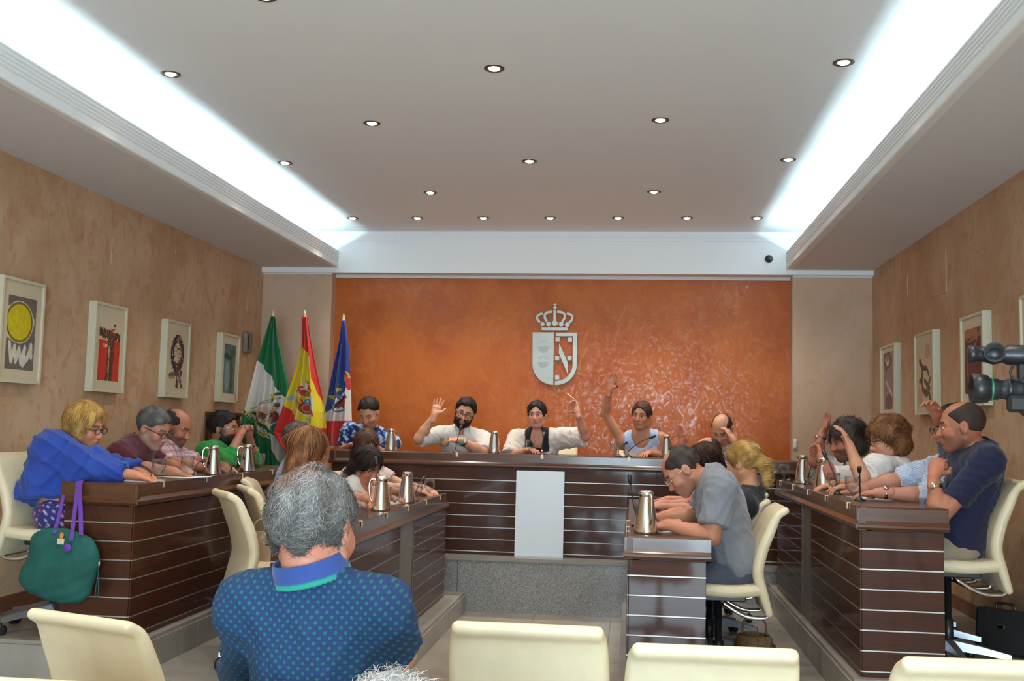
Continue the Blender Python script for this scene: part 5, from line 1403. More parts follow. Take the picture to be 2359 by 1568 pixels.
p5 = person('person', 'balding person in white shirt with a hand on the bowed forehead', (1664, 988, 9.06), -112, 40, 0, 1.03, seat_at(hx, 9.38, zF), -92, .19, hair=H_bald((60, 44, 38), (80, 62, 54)), beard=dict(col=(90, 60, 50), a=.3),
    shirt=dict(col=(206, 196, 196), sleeve=1.25), collar=dict(col=(206, 198, 200)), pants=dict(col=(60, 62, 76)),
    arms={'L': dict(E=(1698, 1062, 9.0), W=(1690, 1014, 'n'), hd=(1672, 985, 8.9), pn=(-.7, .6, .2), curl=.35, spread=.3), 'R': dict(E=(1612, 1050, 9.1), W=A3(at(1640, 1045, 8.86).x, 8.86, HT_FAR + .03))}, floor_z=zF, eye_open=.1, group=G_)
chair(hx, 9.46, zF, -90, 'cream swivel chair of the man with a hand on his forehead')

# ---- outer row on the flag side (look +X) -----------------------------------
zO = Z_OUT
def floral(V):
    c = np.tile(L3(44, 42, 110), (len(V), 1)); a = vnoise(V, 110, 2); b = vnoise(V, 140, 6); c[a > .52] = L3(176, 40, 66); c[b > .62] = L3(190, 180, 196); return c
p6 = person('person', 'blonde person in bright blue draped shawl and floral skirt at the table end', (197, 982, 5.62), -6, 14, 4, .98, seat_at(-3.12, 5.50, zO), 6, .18, N=(160, 1032, 5.60), sex='f', belly=1.15, hair=H_bob((150, 104, 52), (206, 164, 92), t=.026, part=.4), skin=(196, 130, 96), lips=(170, 80, 76), glasses=dict(r=.002),
    shirt=dict(name='shawl', col=(38, 66, 150), low=.045, sleeve=1.8, fold=.011, fs=24, e=.026, neck=[((.07, 0, .03), (.075, .06, .10))], add=[(A3(-3.02, 5.42, 1.26), A3(-3.02, 5.40, .98), .07, .06), (A3(-3.16, 5.42, 1.30), A3(-3.22, 5.40, .98), .11, .12), (A3(-2.96, 5.52, 1.25), A3(-2.90, 5.46, 1.17), .07, .04)]), sleeve_r=1.25, pants=dict(col=floral, skirt=True, shoe=(196, 140, 110)),
    arms={'R': dict(E=A3(-2.96, 5.45, HT_OUT + .06), W=A3(-2.72, 5.50, HT_OUT + .035)), 'L': dict(E=A3(-2.98, 5.80, HT_OUT + .05), W=A3(-2.76, 5.66, HT_OUT + .04))}, floor_z=zO, eye_open=.4, group=G_)
chair(-3.14, 5.50, zO, 0, 'cream swivel chair of the blonde woman in the blue shawl')
p7 = person('person', 'grey-haired person in maroon polo shirt and dark glasses looking down', (354, 985, 6.22), -10, 26, 3, 1.03, seat_at(-3.22, 6.2, zO), 4, .195, N=(316, 1024, 6.22), belly=1.15, hair=H_short((70, 66, 64), (112, 108, 104), t=.009), beard=dict(col=(150, 132, 122), a=.5), skin=(178, 120, 94), glasses=dict(r=.0026), brow=(70, 60, 56),
    shirt=dict(col=(84, 24, 38), sleeve=.8, fold=.004), collar=dict(col=(80, 22, 36)), pants=dict(col=(60, 56, 56)),
    arms={'R': dict(E=A3(-3.0, 6.02, HT_OUT + .05), W=A3(-2.76, 6.06, HT_OUT + .035)), 'L': dict(E=A3(-3.0, 6.46, HT_OUT + .05), W=A3(-2.78, 6.28, HT_OUT + .035))}, floor_z=zO, eye_open=.2, group=G_)
chair(-3.10, 6.2, zO, 0, 'cream swivel chair of the man in maroon')
def plaid(V):
    c = np.tile(L3(206, 186, 186), (len(V), 1)); c[(np.sin(V[:, 2]*150) > .55)] = L3(176, 132, 142); c[(np.sin((V[:, 1] - V[:, 0]*.6)*170) > .6)] = L3(160, 112, 128); return c
p8 = person('person', 'balding person with grey goatee in pale checked shirt reading papers', (405, 984, 6.88), -2, 22, 0, 1.03, seat_at(-3.22, 6.86, zO), 2, .19, N=(384, 1030, 6.88), hair=H_bald((52, 44, 42), (84, 76, 72)), beard=dict(col=(84, 72, 68), a=.75), skin=(180, 116, 90),
    shirt=dict(col=lambda V, *a: plaid(V), sleeve=.8), collar=dict(col=(204, 190, 192)), pants=dict(col=(60, 60, 70)),
    arms={'R': dict(E=A3(-3.0, 6.66, HT_OUT + .05), W=A3(-2.78, 6.70, HT_OUT + .035)), 'L': dict(E=A3(-3.0, 7.08, HT_OUT + .05), W=A3(-2.78, 6.92, HT_OUT + .035))}, floor_z=zO, eye_open=.2, group=G_)
chair(-3.12, 6.88, zO, 0, 'cream swivel chair of the man in the checked shirt')
p9 = person('person', 'dark-bearded person in green jacket and glasses resting chin on clasped hands', (515, 986, 7.62), 4, 4, 0, 1.05, seat_at(-3.16, 7.52, zO), 2, .2, belly=1.1, hair=H_short((26, 20, 20), (44, 36, 33), t=.011), beard=dict(col=(40, 28, 26), a=.85, t=1), skin=(168, 110, 84), glasses=dict(r=.002, m='steel'),
    shirt=dict(name='jacket', col=(18, 132, 48), sleeve=1.45, fold=.006, e=.018), collar=dict(col=(16, 120, 46), h=.05), pants=dict(col=(50, 56, 80)),
    arms={'R': dict(E=A3(-2.93, 7.36, HT_OUT + .05), W=A3(-2.91, 7.52, HT_OUT + .24), hd=A3(.1, .5, .6), pn=(.2, .8, .2), curl=1.1), 'L': dict(E=A3(-2.90, 7.80, HT_OUT + .05), W=A3(-2.89, 7.66, HT_OUT + .24), hd=A3(.1, -.5, .6), pn=(.2, -.8, .2), curl=1.1)}, floor_z=zO, group=G_)
chair(-3.12, 7.52, zO, 0, 'cream swivel chair of the man in the green jacket')

# ---- inner row on the flag side (look +X) -----------------------------------
zI = Z_IN
p10 = person('person', 'person with long straight light brown hair in sleeveless coral top, seen from behind', (712, 1036, 6.42), 44, 8, 0, 1.05, seat_at(-2.0, 6.42, zI), 18, .18, sex='f', noface=False, hair=H_long((96, 58, 36), (170, 116, 74), low=-.20, t=.024, len=.10, n=2600), skin=(190, 128, 98),
    shirt=dict(name='top', col=(226, 96, 84), sleeve=0, fold=.003, neck=[((.05, 0, .045), (.085, .08, .08))]), pants=dict(col=(50, 50, 64)),
    arms={'R': dict(E=(668, 1180, 6.3), W=A3(-1.74, 6.30, HT_IN + .04)), 'L': dict(E=A3(-1.86, 6.72, HT_IN + .05), W=A3(-1.66, 6.60, HT_IN + .04))}, floor_z=zI, group=G_)
chair(-1.84, 6.50, zI, 16, 'cream swivel chair of the woman in the coral top')
p11 = person('person', 'person with long dark pale-tipped hair in sleeveless white top, looking down', (846, 1072, 7.32), -28, 34, -4, .97, seat_at(-2.02, 7.36, zI), -8, .165, sex='f', hair=H_long((30, 22, 22), (52, 38, 34), low=-.27, grad=(-.10, .12, (196, 142, 84)), t=.02, n=2300), skin=(190, 124, 94), lips=(176, 60, 64),
    shirt=dict(name='top', col=(214, 204, 196), sleeve=0, neck=[((.06, 0, .03), (.10, .075, .09))]), pants=dict(col=(44, 46, 60)),
    arms={'R': dict(E=(800, 1155, 'n'), W=A3(-1.66, 6.92, HT_IN + .04)), 'L': dict(E=A3(-1.80, 7.54, HT_IN + .05), W=A3(-1.62, 7.38, HT_IN + .04))}, floor_z=zI, eye_open=.12, group=G_)
chair(-1.98, 7.36, zI, 0, 'cream swivel chair of the dark-haired woman in white')
p12 = person('person', 'person with long brown hair mostly hidden behind the dark-haired woman', (843, 1028, 8.02), -55, 26, 0, .96, seat_at(-2.06, 8.08, zI), -20, .165, sex='f', hair=H_long((66, 44, 36), (96, 66, 50), low=-.24, n=1600), skin=(200, 148, 124),
    shirt=dict(name='top', col=(206, 186, 182), sleeve=.6), pants=dict(col=(44, 46, 60)),
    arms={'R': dict(E=A3(-1.84, 7.86, HT_IN + .05), W=A3(-1.62, 7.82, HT_IN + .04)), 'L': dict(E=A3(-1.80, 8.20, HT_IN + .05), W=A3(-1.60, 8.06, HT_IN + .04))}, floor_z=zI, eye_open=.12, group=G_)
chair(-2.04, 8.08, zI, -10, 'cream swivel chair of the woman hidden behind the dark-haired woman')
p13 = person('person', 'person with short grey-brown hair in pale blue shirt, hidden behind the woman in coral', (690, 1016, 6.94), 50, 6, 0, 1.03, seat_at(-2.26, 6.92, zI), 25, .19, hair=H_short((66, 56, 52), (104, 92, 86)), skin=(180, 120, 94),
    shirt=dict(col=(130, 142, 178), sleeve=1.3), collar=dict(col=(130, 142, 178)), pants=dict(col=(50, 52, 66)),
    arms={'R': dict(E=A3(-2.06, 6.72, HT_IN + .0), W=A3(-1.82, 6.78, HT_IN + .04)), 'L': dict(E=A3(-2.06, 7.14, HT_IN + .02), W=A3(-1.82, 7.00, HT_IN + .04))}, floor_z=zI, group=G_)
chair(-2.28, 6.92, zI, 15, 'cream swivel chair behind the woman in coral, of the man in pale blue')

# ---- inner row at the grey shirt's side (look -X) ----------------------------
p14 = person('person', 'balding person in grey short-sleeved shirt and glasses writing, bent over the inner table', (1572, 1082, 5.65), 186, 44, 3, 1.02, seat_at(.56, 5.65, zI), 180, .2, N=(1642, 1098, 5.65), hair=H_short((46, 38, 36), (78, 66, 60), t=.006, sub=[((.11, 0, -.03), (.055, .062, .09)), ((.06, 0, .12), (.09, .05, .055))], n=1500, len=.016), beard=dict(col=(70, 48, 42), a=.35), skin=(184, 122, 94), glasses=dict(r=.0018, m='steel'), res=.005,
    shirt=dict(col=(122, 122, 128), sleeve=.78, fold=.0045, e=.018), collar=dict(col=(126, 126, 134)), pants=dict(col=(74, 80, 92)), sleeve_r=1.2, shres=.008,
    arms={'L': dict(S=(1662, 1120, 5.45), E=(1640, 1236, 5.40), W=A3(.19, 5.47, HT_IN + .045), hd=A3(-1, .05, -.15), curl=.8), 'R': dict(E=A3(.37, 5.89, HT_IN + .06), W=A3(.15, 5.79, HT_IN + .05), hd=A3(-1, -.15, .05), curl=.9)}, floor_z=zI, eye_open=.1, group=G_)
chair(.46, 5.65, zI, 180, 'cream swivel chair of the man in the grey shirt, wicker bag beneath')
p15 = person('person', 'person with blonde highlighted hair in a ponytail and black top, seen from behind', (1712, 1066, 6.25), 148, 10, 0, .97, seat_at(.55, 6.31, zI), 172, .17, sex='f', hair=H_pony((140, 98, 48), (206, 166, 96), t=.016, n=1900, tail=[((-.105, 0, .02), (-.135, .0, -.02), .026, .036), ((-.135, .0, -.02), (-.125, .0, -.15), .038, .022)]), skin=(196, 134, 100),
    shirt=dict(name='top', col=(26, 24, 30), sleeve=.5), pants=dict(col=(40, 40, 50)),
    arms={'L': dict(E=A3(.48, 6.15, HT_IN + .03), W=A3(.26, 6.18, HT_IN + .04)), 'R': dict(E=A3(.48, 6.53, HT_IN + .03), W=A3(.26, 6.43, HT_IN + .04))}, floor_z=zI, group=G_)
MB().lathe([(.027, -.008), (.031, 0), (.027, .008)], Vector(p15['W'](-.108, 0, .022)), 14, axis=Vector(-p15['M'][0])).build('hair_tie', 'black_satin', p15['root'])
chair(.46, 6.31, zI, 178, 'cream swivel chair of the woman with the blonde ponytail')
p16 = person('person', 'dark-haired person in pink top hidden behind the man in the grey shirt', (1622, 1066, 6.98), 196, 20, 0, .97, seat_at(.58, 7.01, zI), 180, .17, sex='f', hair=H_long((44, 26, 22), (74, 42, 32), low=-.16, n=1400), skin=(196, 134, 110),
    shirt=dict(name='top', col=(226, 132, 138), sleeve=.9), pants=dict(col=(40, 40, 50)), sleeve_r=1.3,
    arms={'L': dict(E=A3(.40, 6.81, HT_IN + .03), W=A3(.2, 6.87, HT_IN + .04)), 'R': dict(E=A3(.42, 7.21, HT_IN + .03), W=A3(.2, 7.13, HT_IN + .04))}, floor_z=zI, group=G_)
chair(.53, 7.01, zI, 180, 'cream swivel chair of the woman in pink')
p17 = person('person', 'bald person with dark hair at the nape raising a hand, behind the man in grey', (1630, 1048, 7.68), 200, 24, 0, 1.03, seat_at(.62, 7.71, zI), 180, .18, hair=H_bald((52, 34, 30), (70, 46, 40)), skin=(196, 126, 104),
    shirt=dict(col=(190, 180, 182), sleeve=.8), pants=dict(col=(50, 50, 60)),
    arms={'R': dict(E=(1588, 1066, 7.73), W=(1576, 1024, 7.73), hd=(1566, 985, 7.71), pn=(-.7, -.6, 0), curl=.35, spread=.2), 'L': dict(E=A3(.50, 7.53, HT_IN + .03), W=A3(.26, 7.57, HT_IN + .04))}, floor_z=zI, group=G_)
chair(.56, 7.71, zI, 180, 'cream swivel chair of the bald man with raised hand')

# ---- outer row at the video camera side (look -X) ----------------------------
p18 = person('person', 'person with dark greying curly hair in white shirt raising a hand, near the orange wall', (1952, 1016, 7.00), 192, 14, 3, 1.02, seat_at(1.65, 7.02, zO), 182, .19, hair=H_curly((46, 36, 34), (96, 84, 78), t=.026, sub=[FACE, ((.03, 0, -.13), (.09, .12, .07))]), beard=dict(col=(60, 48, 44), a=.7), skin=(172, 108, 84),
    shirt=dict(col=(214, 208, 206), sleeve=.9), collar=dict(col=(214, 208, 206)), pants=dict(col=(60, 64, 80)),
    arms={'R': dict(E=(1878, 1062, 7.23), W=(1893, 1004, 7.20), hd=(1908, 968, 7.23), pn=(-.8, -.2, .3), curl=.4), 'L': dict(E=(1912, 1095, 6.78), W=(1893, 1055, 6.83), hd=(1888, 1040, 6.88), pn=(-.4, .6, .4), curl=1.3)}, floor_z=zO, eye_open=.3, group=G_)
band(p18, 'R', 'wristwatch', 'black_satin', .012, .010, .034, (-1, -.3, 0))
chair(1.60, 7.02, zO, 180, 'cream swivel chair of the curly-haired man')
p19 = person('person', 'person with wavy auburn bob and glasses in white blouse raising a hand', (2045, 1012, 6.50), 188, 14, 3, 1.0, seat_at(1.65, 6.50, zO), 180, .175, sex='f', belly=1.1, hair=H_curly((92, 54, 34), (158, 106, 66), wave=(.006, 60), t=.028, curl=.2, add=[((-.04, 0, -.04), (.09, .10, .085))]), skin=(196, 138, 108), glasses=dict(r=.0022),
    shirt=dict(name='blouse', col=(222, 216, 210), sleeve=.85, fold=.005), collar=dict(col=(222, 216, 210)), pants=dict(col=(50, 50, 60)), sleeve_r=1.15,
    arms={'L': dict(S=(2020, 1076, 6.32), E=(1985, 1098, 6.14), W=(1958, 1030, 6.20), hd=(1940, 985, 6.22), pn=(-.8, .3, .2), curl=.5, spread=.25), 'R': dict(E=A3(1.44, 6.72, HT_OUT + .05), W=A3(1.24, 6.68, HT_OUT + .04))}, floor_z=zO, eye_open=.35, group=G_)
chair(1.60, 6.50, zO, 180, 'cream swivel chair of the wavy-haired woman in white')
def stripes(V, *a):
    c = np.tile(L3(206, 212, 222), (len(V), 1)); c[np.sin((V[:, 2] + V[:, 0]*.5)*520 + 2*V[:, 1]) > .2] = L3(142, 166, 204); return c
p20 = person('person', 'person in striped shirt with rolled sleeves, head hidden by the man in navy', (2197, 985, 6.04), 184, 10, 0, 1.02, seat_at(1.65, 6.04, zO), 180, .19, belly=1.15, hair=H_short((40, 32, 30)), skin=(186, 124, 98), glasses=dict(r=.0025),
    shirt=dict(col=stripes, sleeve=1.12, fold=.005, e=.016), collar=dict(col=(206, 212, 222)), pants=dict(col=(60, 64, 84)), sleeve_r=1.25, shres=.007,
    arms={'R': dict(E=(2092, 1100, 6.16), W=A3(1.26, 6.12, HT_OUT + .05), hd=A3(-1, .1, .05), curl=.7), 'L': dict(E=(2142, 1142, 5.80), W=A3(1.33, 5.82, HT_OUT + .042), hd=A3(-1, .35, -.1), curl=.4)}, floor_z=zO, group=G_)
band(p20, 'L', 'wristwatch', 'steel', .02, .009, .034, (0, -.6, 1))
chair(1.60, 6.06, zO, 180, 'cream swivel chair of the man in the striped shirt')
p21 = person('person', 'person with shaved dark hair in navy polo shirt raising a hand at the table end', (2215, 982, 5.60), 166, 6, 0, 1.05, seat_at(1.65, 5.60, zO), 172, .205, N=(2266, 1040, 5.62), belly=1.05, hair=H_short((62, 50, 45), (74, 60, 52), t=.003, n=500, len=.006, lift=.05, wave=(.0005, 60), sub=[((.11, 0, -.03), (.055, .062, .09)), ((.055, 0, .105), (.09, .055, .05))]), beard=dict(col=(92, 64, 52), a=.5), skin=(182, 116, 88), res=.005,
    shirt=dict(col=(26, 28, 58), sleeve=.66, fold=.004), collar=dict(col=(24, 26, 54)), pants=dict(col=(150, 134, 114)), shres=.008,
    arms={'L': dict(E=(2160, 1196, 5.46), W=(2152, 1098, 5.48), hd=(2162, 1052, 5.52), pn=(.4, .8, 0), curl=1.5, thumb=.9), 'R': dict(S=(2200, 1062, 5.79), E=(2186, 1010, 5.96), len=(.2, .2), W=(2164, 968, 5.91), hd=(2140, 918, 5.88), pn=(-.6, -.5, 0), curl=.85, thumb=.8)}, floor_z=zO, group=G_)
band(p21, 'L', 'wristwatch', 'steel', .045, .011, .036, (-.6, -1, 0)); band(p21, 'R', 'bracelet', 'black_satin', .02, .007, .033)
chair(1.60, 5.60, zO, 178, 'cream swivel chair of the man in the navy polo shirt')

# ---- audience ---------------------------------------------------------------
m, nt, b = new_mat('dotted_polo'); Nn, Ln = nt.nodes, nt.links
tc = Nn.new('ShaderNodeTexCoord'); sx = Nn.new('ShaderNodeSeparateXYZ'); Ln.new(tc.outputs['Object'], sx.inputs[0])
def mth(op, a, b_=None, c=None):
    n = Nn.new('ShaderNodeMath'); n.operation = op
    for i, q in enumerate((a, b_, c)):
        if q is None: continue
        if isinstance(q, (int, float)): n.inputs[i].default_value = q
        else: Ln.new(q, n.inputs[i])
    return n.outputs[0]
def dots(ox, oz):
    fx_ = mth('SUBTRACT', mth('FRACT', mth('ADD', mth('MULTIPLY', sx.outputs[0], 1/.021), ox)), .5)
    fz_ = mth('SUBTRACT', mth('FRACT', mth('ADD', mth('MULTIPLY', sx.outputs[2], 1/.021), oz)), .5)
    return mth('SQRT', mth('ADD', mth('MULTIPLY', fx_, fx_), mth('MULTIPLY', fz_, fz_)))
dm = mth('LESS_THAN', mth('MINIMUM', dots(100, 100), dots(100.5, 100.5)), .17)
mx = Nn.new('ShaderNodeMixRGB'); Ln.new(dm, mx.inputs[0]); mx.inputs[1].default_value = lin(19, 48, 90); mx.inputs[2].default_value = lin(18, 92, 90)
Ln.new(mx.outputs[0], b.inputs['Base Color']); b.inputs['Roughness'].default_value = .9
p22 = person('person', 'grey-haired person in blue polo shirt with green dots, seen from behind in the audience', (724, 1218, 2.32), 78, 6, -3, 1.06, (-.70, 2.40, .56), 88, .148, belly=1.25, N=(722, 1342, 2.30), noface=False, skin=(196, 132, 108), res=.004, neck_r=.060,
    hair=H_short((88, 84, 81), (150, 147, 143), t=.012, n=7500, len=.036, w=.0011, curl=.12, wave=(.005, 75), crown=(-.03, 0, .13), mess=.35, lift=.35, res=.005, patches=[((-.055, .01, .095), (.05, .042, .04), (168, 124, 104)), ((-.09, 0, -.075), (.05, .05, .028), (52, 48, 48))], cuts=[((.088, 0, .078), (.72, 0, -.70)), ((-.06, 0, -.105), (0, 0, -1))]),
    shirt=dict(name='polo_shirt', col=(34, 84, 136), sleeve=.85, sleeveL=1.25, mat='dotted_polo', fold=.006, fs=26, e=.016), collar=dict(col=(42, 66, 128), h=.062, lo=.012, r=.004, open=False, trim=(30, 140, 120)), pants=dict(col=(60, 60, 70)), shres=.008, sleeve_r=1.0,
    arms={'R': dict(E=(915, 1500, 2.42), W=(838, 1392, 2.52), hd=(806, 1335, 2.46), pn=(-.6, -.8, 0), curl=1.0), 'L': dict(E=(560, 1545, 2.60), W=A3(-.72, 2.75, .80), hd=A3(.7, .3, -.1), curl=.8)}, floor_z=0)
p23 = person('person', 'person with fluffy white hair in the audience row, only the crown showing', (905, 1785, 1.62), 85, 25, 0, .98, (-.46, 1.55, .53), 88, .175, sex='f', res=.006, N=np.array((-.43, 1.54, .77)), skin=(196, 140, 118),
    hair=H_curly((150, 144, 142), (214, 210, 208), t=.024, n=3500, len=.045, curl=.3, mess=.8, lift=.9, w=.0010, wave=(.006, 60)),
    shirt=dict(name='blouse', col=(120, 116, 126), sleeve=.9), pants=dict(col=(60, 60, 70)), arms={}, floor_z=0)
chair(p22['hip'][0], 2.36, 0, 88, 'cream swivel chair under the man in the dotted polo shirt', .96)
chair(p23['hip'][0], 1.47, 0, 88, 'cream swivel chair under the person with fluffy white hair', .85)
def aud(px0, px1, ytop, Y, face, label, dz=0):
    a = at((px0 + px1)/2, ytop, Y)
    chair(a.x, a.y + (.31 if face > 45 else .1), 0, face, label, zs=(a.z)/.962)
aud(1022, 1400, 1428, 2.9, 91, 'empty cream chair directly before the granite dais aisle, backrest towards the camera')
aud(1442, 1830, 1478, 2.74, 92, 'empty cream chair before the grey-shirted man\'s table, backrest towards the camera')
aud(2068, 2470, 1508, 2.58, 93, 'empty cream chair before the navy-shirted man\'s table end, backrest towards the camera')
aud(95, 425, 1414, 2.9, 70, 'empty cream chair turned aside below the green bag')
aud(640, 958, 1462, 2.95, 80, 'empty cream chair hidden beyond the man in the dotted polo shirt')
aud(-90, 272, 1554, 2.2, 90, 'empty cream chair behind the turned one, only its top edge showing')
# two empty chairs at the end of the women's table
chair(-1.91, 5.58, zI, 34, 'empty cream swivel chair with a beige handbag on its seat')
chair(-1.95, 6.02, zI, 30, 'empty cream swivel chair between the handbag chair and the woman in coral')
# pens
def pen(a, b_, m, label):
    o = empty('pen', a, label, 'pen', 'pens held up while voting')
    a, b_ = Vector(a), Vector(b_); d = b_ - a
    MB().tube([a, a + d*.8], .0042, 8).build('barrel', m, o); MB().tube([a + d*.8, b_], [.0042, .0012], 8).build('tip', 'chrome', o)
h = p3['J']['L'][2]; pt = Vector(h) + Vector((-.01, -.03, .10))
pen(pt, at(1303, 903, 8.9), 'picture_frame', 'pale pen held up by the woman in black and white')
h = p4['J']['R'][2]; pt = at(1408, 866, 8.93)
pen(at(1424, 894, 8.9), at(1411, 868, 8.93), 'wood_dark', 'dark pen in the raised hand of the woman with blue straps')
pen(at(1492, 1180, 5.78), at(1512, 1195, 5.73), 'black_plastic', 'black pen in the writing hand of the man in grey')
# ================================================================== BAGS AND THE VIDEO CAMERA
def bag_loft(rows, Y, wob=.004, n=28, seed=0):
    """rows of (py, px0, px1, thickness): soft bag, cross-sections are rounded slabs"""
    rings = []
    for i, (py, p0, p1, th) in enumerate(rows):
        a, b_ = at(p0, py, Y), at(p1, py, Y); c = (a + b_)/2; w = (b_ - a).length/2; ring = []
        for j in range(n):
            q = 2*math.pi*j/n; cs, sn = math.cos(q), math.sin(q)
            x = w*math.copysign(abs(cs)**.7, cs); y = th/2*math.copysign(abs(sn)**.8, sn)
            y += wob*math.sin(5*q + i*1.1 + seed) + wob*.7*math.sin(x*60 + i*.5 + seed)
            ring.append(Vector((c.x + x, c.y + y, a.z + (b_.z - a.z)*(x/w*.5 + .5) + wob*.6*math.sin(3*q + i))))
        rings.append(ring)
    return rings
def dense(rows, k=4):
    P = spline([Vector((r[0], r[1], r[2])) for r in rows], k); T_ = spline([Vector((r[3], 0, 0)) for r in rows], k)
    return [(p.x, p.y, p.z, max(t.x, .01)) for p, t in zip(P, T_)]
Yb = 5.155
bag = empty('tote_bag', at(140, 1388, Yb), 'dark green canvas tote bag with purple straps hung on the table end', 'bag')
rows = dense([(1216, 100, 150, .02), (1228, 80, 188, .05), (1245, 71, 214, .08), (1270, 68, 226, .10), (1295, 60, 229, .11), (1320, 47, 222, .12), (1345, 51, 214, .12), (1365, 72, 209, .11), (1380, 108, 197, .08), (1388, 132, 182, .03)])
MB().loft(bag_loft(rows, Yb)).build('body', 'green_canvas', bag)
def strap(pts, w, m, nm, parent):
    P = spline(pts, 5); rings = []
    for i, p in enumerate(P):
        rings.append([p + Vector((-w, -.0015, 0)), p + Vector((w, -.0015, 0)), p + Vector((w, .0015, 0)), p + Vector((-w, .0015, 0))])
    return MB().loft(rings, smooth=False).build(nm, m, parent)
zt = HT_OUT + .004
strap([at(164, 1245, 5.095), at(172, 1180, 5.190), at(178, 1130, 5.220), Vector((at(178, 1113, 5.230).x, 5.235, zt)), Vector((at(180, 1110, 5.330).x, 5.350, zt))], .011, 'purple_strap', 'strap', bag)
strap([at(187, 1232, 5.120), at(186, 1180, 5.190), at(184, 1130, 5.220), Vector((at(185, 1113, 5.230).x, 5.235, zt + .003)), Vector((at(186, 1110, 5.330).x, 5.350, zt + .003))], .011, 'purple_strap', 'strap', bag)
strap([at(125, 1228, 5.130), at(138, 1180, 5.200), at(146, 1140, 5.240)], .010, 'purple_strap', 'strap', bag)
a = at(140, 1247, 5.095)
MB().prism([(-.018, -.012), (.018, -.014), (.02, .013), (-.017, .016)], lambda x, z, t: (a.x + x, a.y - t, a.z + z), 0, .004).build('cloth_label', 'picture_mat', bag)
a = at(143, 1234, 5.115)
mat('orange_patch', lin(214, 130, 40), .7)
MB().prism([(-.010, -.014), (.008, -.012), (.010, .012), (-.002, .02), (-.01, .01)], lambda x, z, t: (a.x + x, a.y - t, a.z + z), 0, .004).build('patch', 'orange_patch', bag)
MB().lathe([(.02, -.004), (.023, 0), (.02, .005), (.005, .007)], at(155, 1262, 5.090), 16, axis=(0, -1, 0)).build('pompom', 'purple_strap', bag)
MB().tube(spline([at(228, 1300, 5.130), at(226, 1325, 5.120), at(221, 1350, 5.115), at(220, 1370, 5.115), at(225, 1376, 5.115), at(227, 1355, 5.118), at(226, 1330, 5.120)], 4), .0025, 6).build('wrist_loop', 'green_canvas', bag)
MB().lathe([(.003, 0), (.004, .01), (.003, .022)], at(228, 1303, 5.120), 8).build('clasp', 'brass', bag)
# beige handbag on the empty chair
Yh = 5.72
hb = empty('handbag', at(588, 1316, Yh), 'shiny beige leather handbag standing on the empty cream chair', 'bag')
MB().loft(bag_loft(dense([(1222, 576, 638, .03), (1235, 571, 643, .06), (1265, 568, 648, .10), (1295, 565, 650, .12), (1312, 566, 650, .12), (1318, 573, 643, .09)]), Yh, .003)).build('body', 'beige_leather', hb)
MB().tube(spline([at(584, 1232, Yh - .04), at(588, 1205, Yh - .03), at(608, 1195, Yh - .02), at(630, 1205, Yh - .03), at(634, 1232, Yh - .04)], 6), .006, 8).build('handle', 'beige_leather', hb)
for q in (588, 612): MB().lathe([(.012, -.004), (.013, 0), (.012, .004), (.004, .005)], at(q, 1232, Yh - .05), 12, axis=(0, -1, 0)).build('buckle', 'brass', hb)
# wicker bag on the floor behind the grey shirt's chair
Yk = 6.15
wk = empty('wicker_bag', (at(1738, 1460, Yk).x, Yk, Z_IN), 'round brown wicker bag on the floor behind the grey-shirted man\'s chair', 'bag')
cx = at(1738, 1430, Yk).x
MB().lathe([(.05, 0), (.08, .01), (.105, .06), (.11, .12), (.10, .17), (.085, .19), (.08, .185), (.095, .165)], (cx, Yk, Z_IN), 24).build('basket', 'wicker', wk)
MB().tube(spline([(cx - .07, Yk, Z_IN + .18), (cx - .05, Yk, Z_IN + .27), (cx + .05, Yk, Z_IN + .27), (cx + .07, Yk, Z_IN + .18)], 6), .006, 8).build('handle', 'tan_leather', wk)
MB().tube(spline([(cx + .10, Yk - .06, Z_IN + .15), (cx + .112, Yk - .06, Z_IN + .09), (cx + .115, Yk - .065, Z_IN + .04)], 4), .008, 6).build('tassel', 'black_satin', wk)
# black briefcase by the wall
bx, by = 2.0, 6.0
bc = empty('briefcase', (bx, by, Z_OUT), 'black leather briefcase leaning near the wall behind the navy polo shirt', 'bag')
MB().box(-.045, .045, -.14, .14, 0, .235, 0, .012).build('body', 'black_leather', bc, loc=(0, 0, 0)).rotation_euler = (0, R(8), R(50))
f_ = MB().box(.043, .050, -.135, .135, .07, .238, 0, .003).build('flap', 'black_leather', bc, loc=(0, 0, 0)); f_.rotation_euler = (0, R(8), R(50))
f_ = MB().box(-.053, -.046, -.018, .018, .13, .155, 0, .003).build('clasp', 'chrome', bc, loc=(0, 0, 0)); f_.rotation_euler = (0, R(8), R(50))
f_ = MB().tube(spline([(0, -.05, .235), (0, -.04, .265), (0, .04, .265), (0, .05, .235)], 5), .008, 8).build('handle', 'black_leather', bc, loc=(0, 0, 0)); f_.rotation_euler = (0, R(8), R(50))

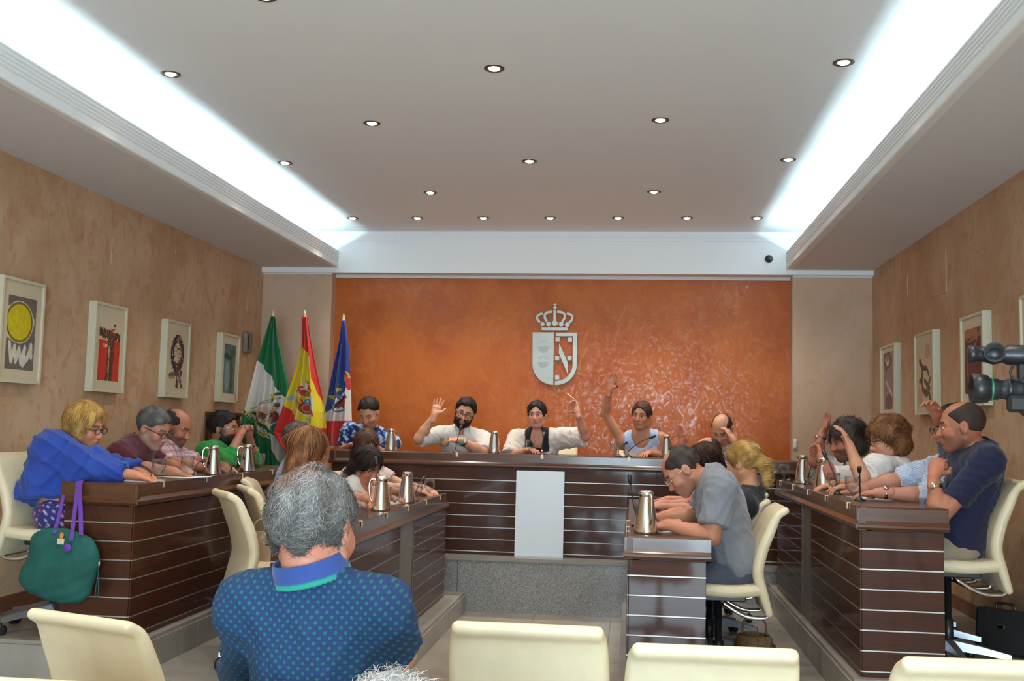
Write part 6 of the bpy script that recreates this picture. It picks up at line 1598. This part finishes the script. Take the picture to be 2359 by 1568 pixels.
# ---- video camera on tripod (only its front reaches into the picture)
YV = 3.6
vc = empty('video_camera', (1.60, YV, 1.53), 'black broadcast video camera with large lens and viewfinder on a tripod', 'video camera')
D1 = Vector((-1, .12, .02)).normalized()
def bar(name, p0, prof, m='black_plastic', parent=vc, ax=D1, n=28): return MB().lathe(prof, p0, n, axis=ax).build(name, m, parent)
L0 = at(2347, 898, YV)
s = YV/F_PX
ln = bar('lens_barrel', L0, [(.020, -.02), (.030, -.01), (.032, 0), (.032, .018), (.034, .02), (.034, .04), (.031, .042), (.031, .062), (.035, .064), (.035, .085), (.038, .09)], 'black_satin')
bar('lens_hood', L0 + D1*.088, [(.036, 0), (.046, .008), (.048, .03), (.050, .058), (.046, .058), (.040, .02), (.02, .012)], 'black_plastic', ln)
mat('ring_green', (.02, .35, .12), .4)
bar('green_ring', L0 + D1*.082, [(.0385, 0), (.0395, .002), (.0385, .004)], 'ring_green', ln)
bar('zoom_ring', L0 + D1*.022, [(.0345, 0), (.0365, .002), (.0365, .014), (.0345, .016)], 'black_plastic', ln)
boxo('lens_grip', 'black_plastic', vc, L0.x - .05, L0.x + .03, YV - .055, YV - .02, L0.z - .075, L0.z - .02, .01)
V0 = at(2345, 818, YV)
vf = bar('viewfinder_tube', V0, [(.030, -.06), (.034, -.05), (.034, .03), (.026, .05), (.030, .06), (.034, .075), (.030, .09), (.026, .10), (.026, .13), (.029, .135), (.029, .15), (.022, .155)])
MB().lathe([(.018, 0), (.024, .02), (.034, .04), (.030, .04), (.018, .01)], V0 + D1*.075 + Vector((.0, -.015, 0)), 20, axis=(-.35, -1, .1)).build('eyecup', 'black_satin', vf)
boxo('viewfinder_bracket', 'black_satin', vc, V0.x + .0, V0.x + .03, YV - .015, YV + .015, L0.z + .02, V0.z - .02)
boxo('camera_body', 'black_plastic', vc, L0.x + .015, L0.x + .36, YV - .055, YV + .055, L0.z - .085, L0.z + .09, .012)
boxo('top_handle', 'black_plastic', vc, V0.x + .05, V0.x + .30, YV - .018, YV + .018, V0.z - .01, V0.z + .022, .008)
for q in (.07, .27): boxo('handle_post', 'black_plastic', vc, V0.x + q, V0.x + q + .025, YV - .014, YV + .014, L0.z + .08, V0.z)
MB().tube(spline([V0 + Vector((-.02, -.02, -.03)), V0 + Vector((-.035, -.03, -.06)), V0 + Vector((-.02, -.03, -.085)), V0 + Vector((.02, -.02, -.075))], 5), .004, 6).build('cable', 'black_satin', vc)
tp = empty('tripod', (1.60, YV, 0), 'black tripod carrying the video camera', 'tripod')
boxo('pan_head', 'black_plastic', tp, 1.53, 1.67, YV - .05, YV + .05, L0.z - .16, L0.z - .086, .01)
MB().lathe([(.05, 1.30), (.06, 1.34), (.06, 1.40), (.04, L0.z - .16)], (1.60, YV, 0), 20).build('bowl', 'black_plastic', tp)
for k, a in enumerate((172, 292, 52)):
    d = Vector((math.cos(R(a)), math.sin(R(a)), 0)); top = Vector((1.60, YV, 1.34)) + d*.05; ft_ = Vector((1.60, YV, .02)) + d*.50
    n_ = Vector((-d.y, d.x, 0))
    lg = MB().tube([top + n_*.018, top.lerp(ft_, .55) + n_*.018], .010, 8).build('leg', 'black_satin', tp)
    MB().tube([top - n_*.018, top.lerp(ft_, .55) - n_*.018], .010, 8).build('leg_rod', 'black_satin', lg)
    MB().tube([top.lerp(ft_, .45), ft_], .011, 8).build('lower_tube', 'black_plastic', lg)
    MB().lathe([(.018, 0), (.022, .01), (.012, .03)], ft_ - Vector((0, 0, .02)), 12).build('rubber_foot', 'black_plastic', lg)
    c = top.lerp(ft_, .5); MB().box(-.032, .032, -.02, .02, -.03, .03, 0, .006).build('leg_clamp', 'black_plastic', lg, loc=(0, 0, 0)).location = c - Vector((1.60, YV, 0))
    MB().tube([Vector((1.60, YV, .38)), top.lerp(ft_, .72)], .006, 6).build('spreader_arm', 'black_satin', tp)
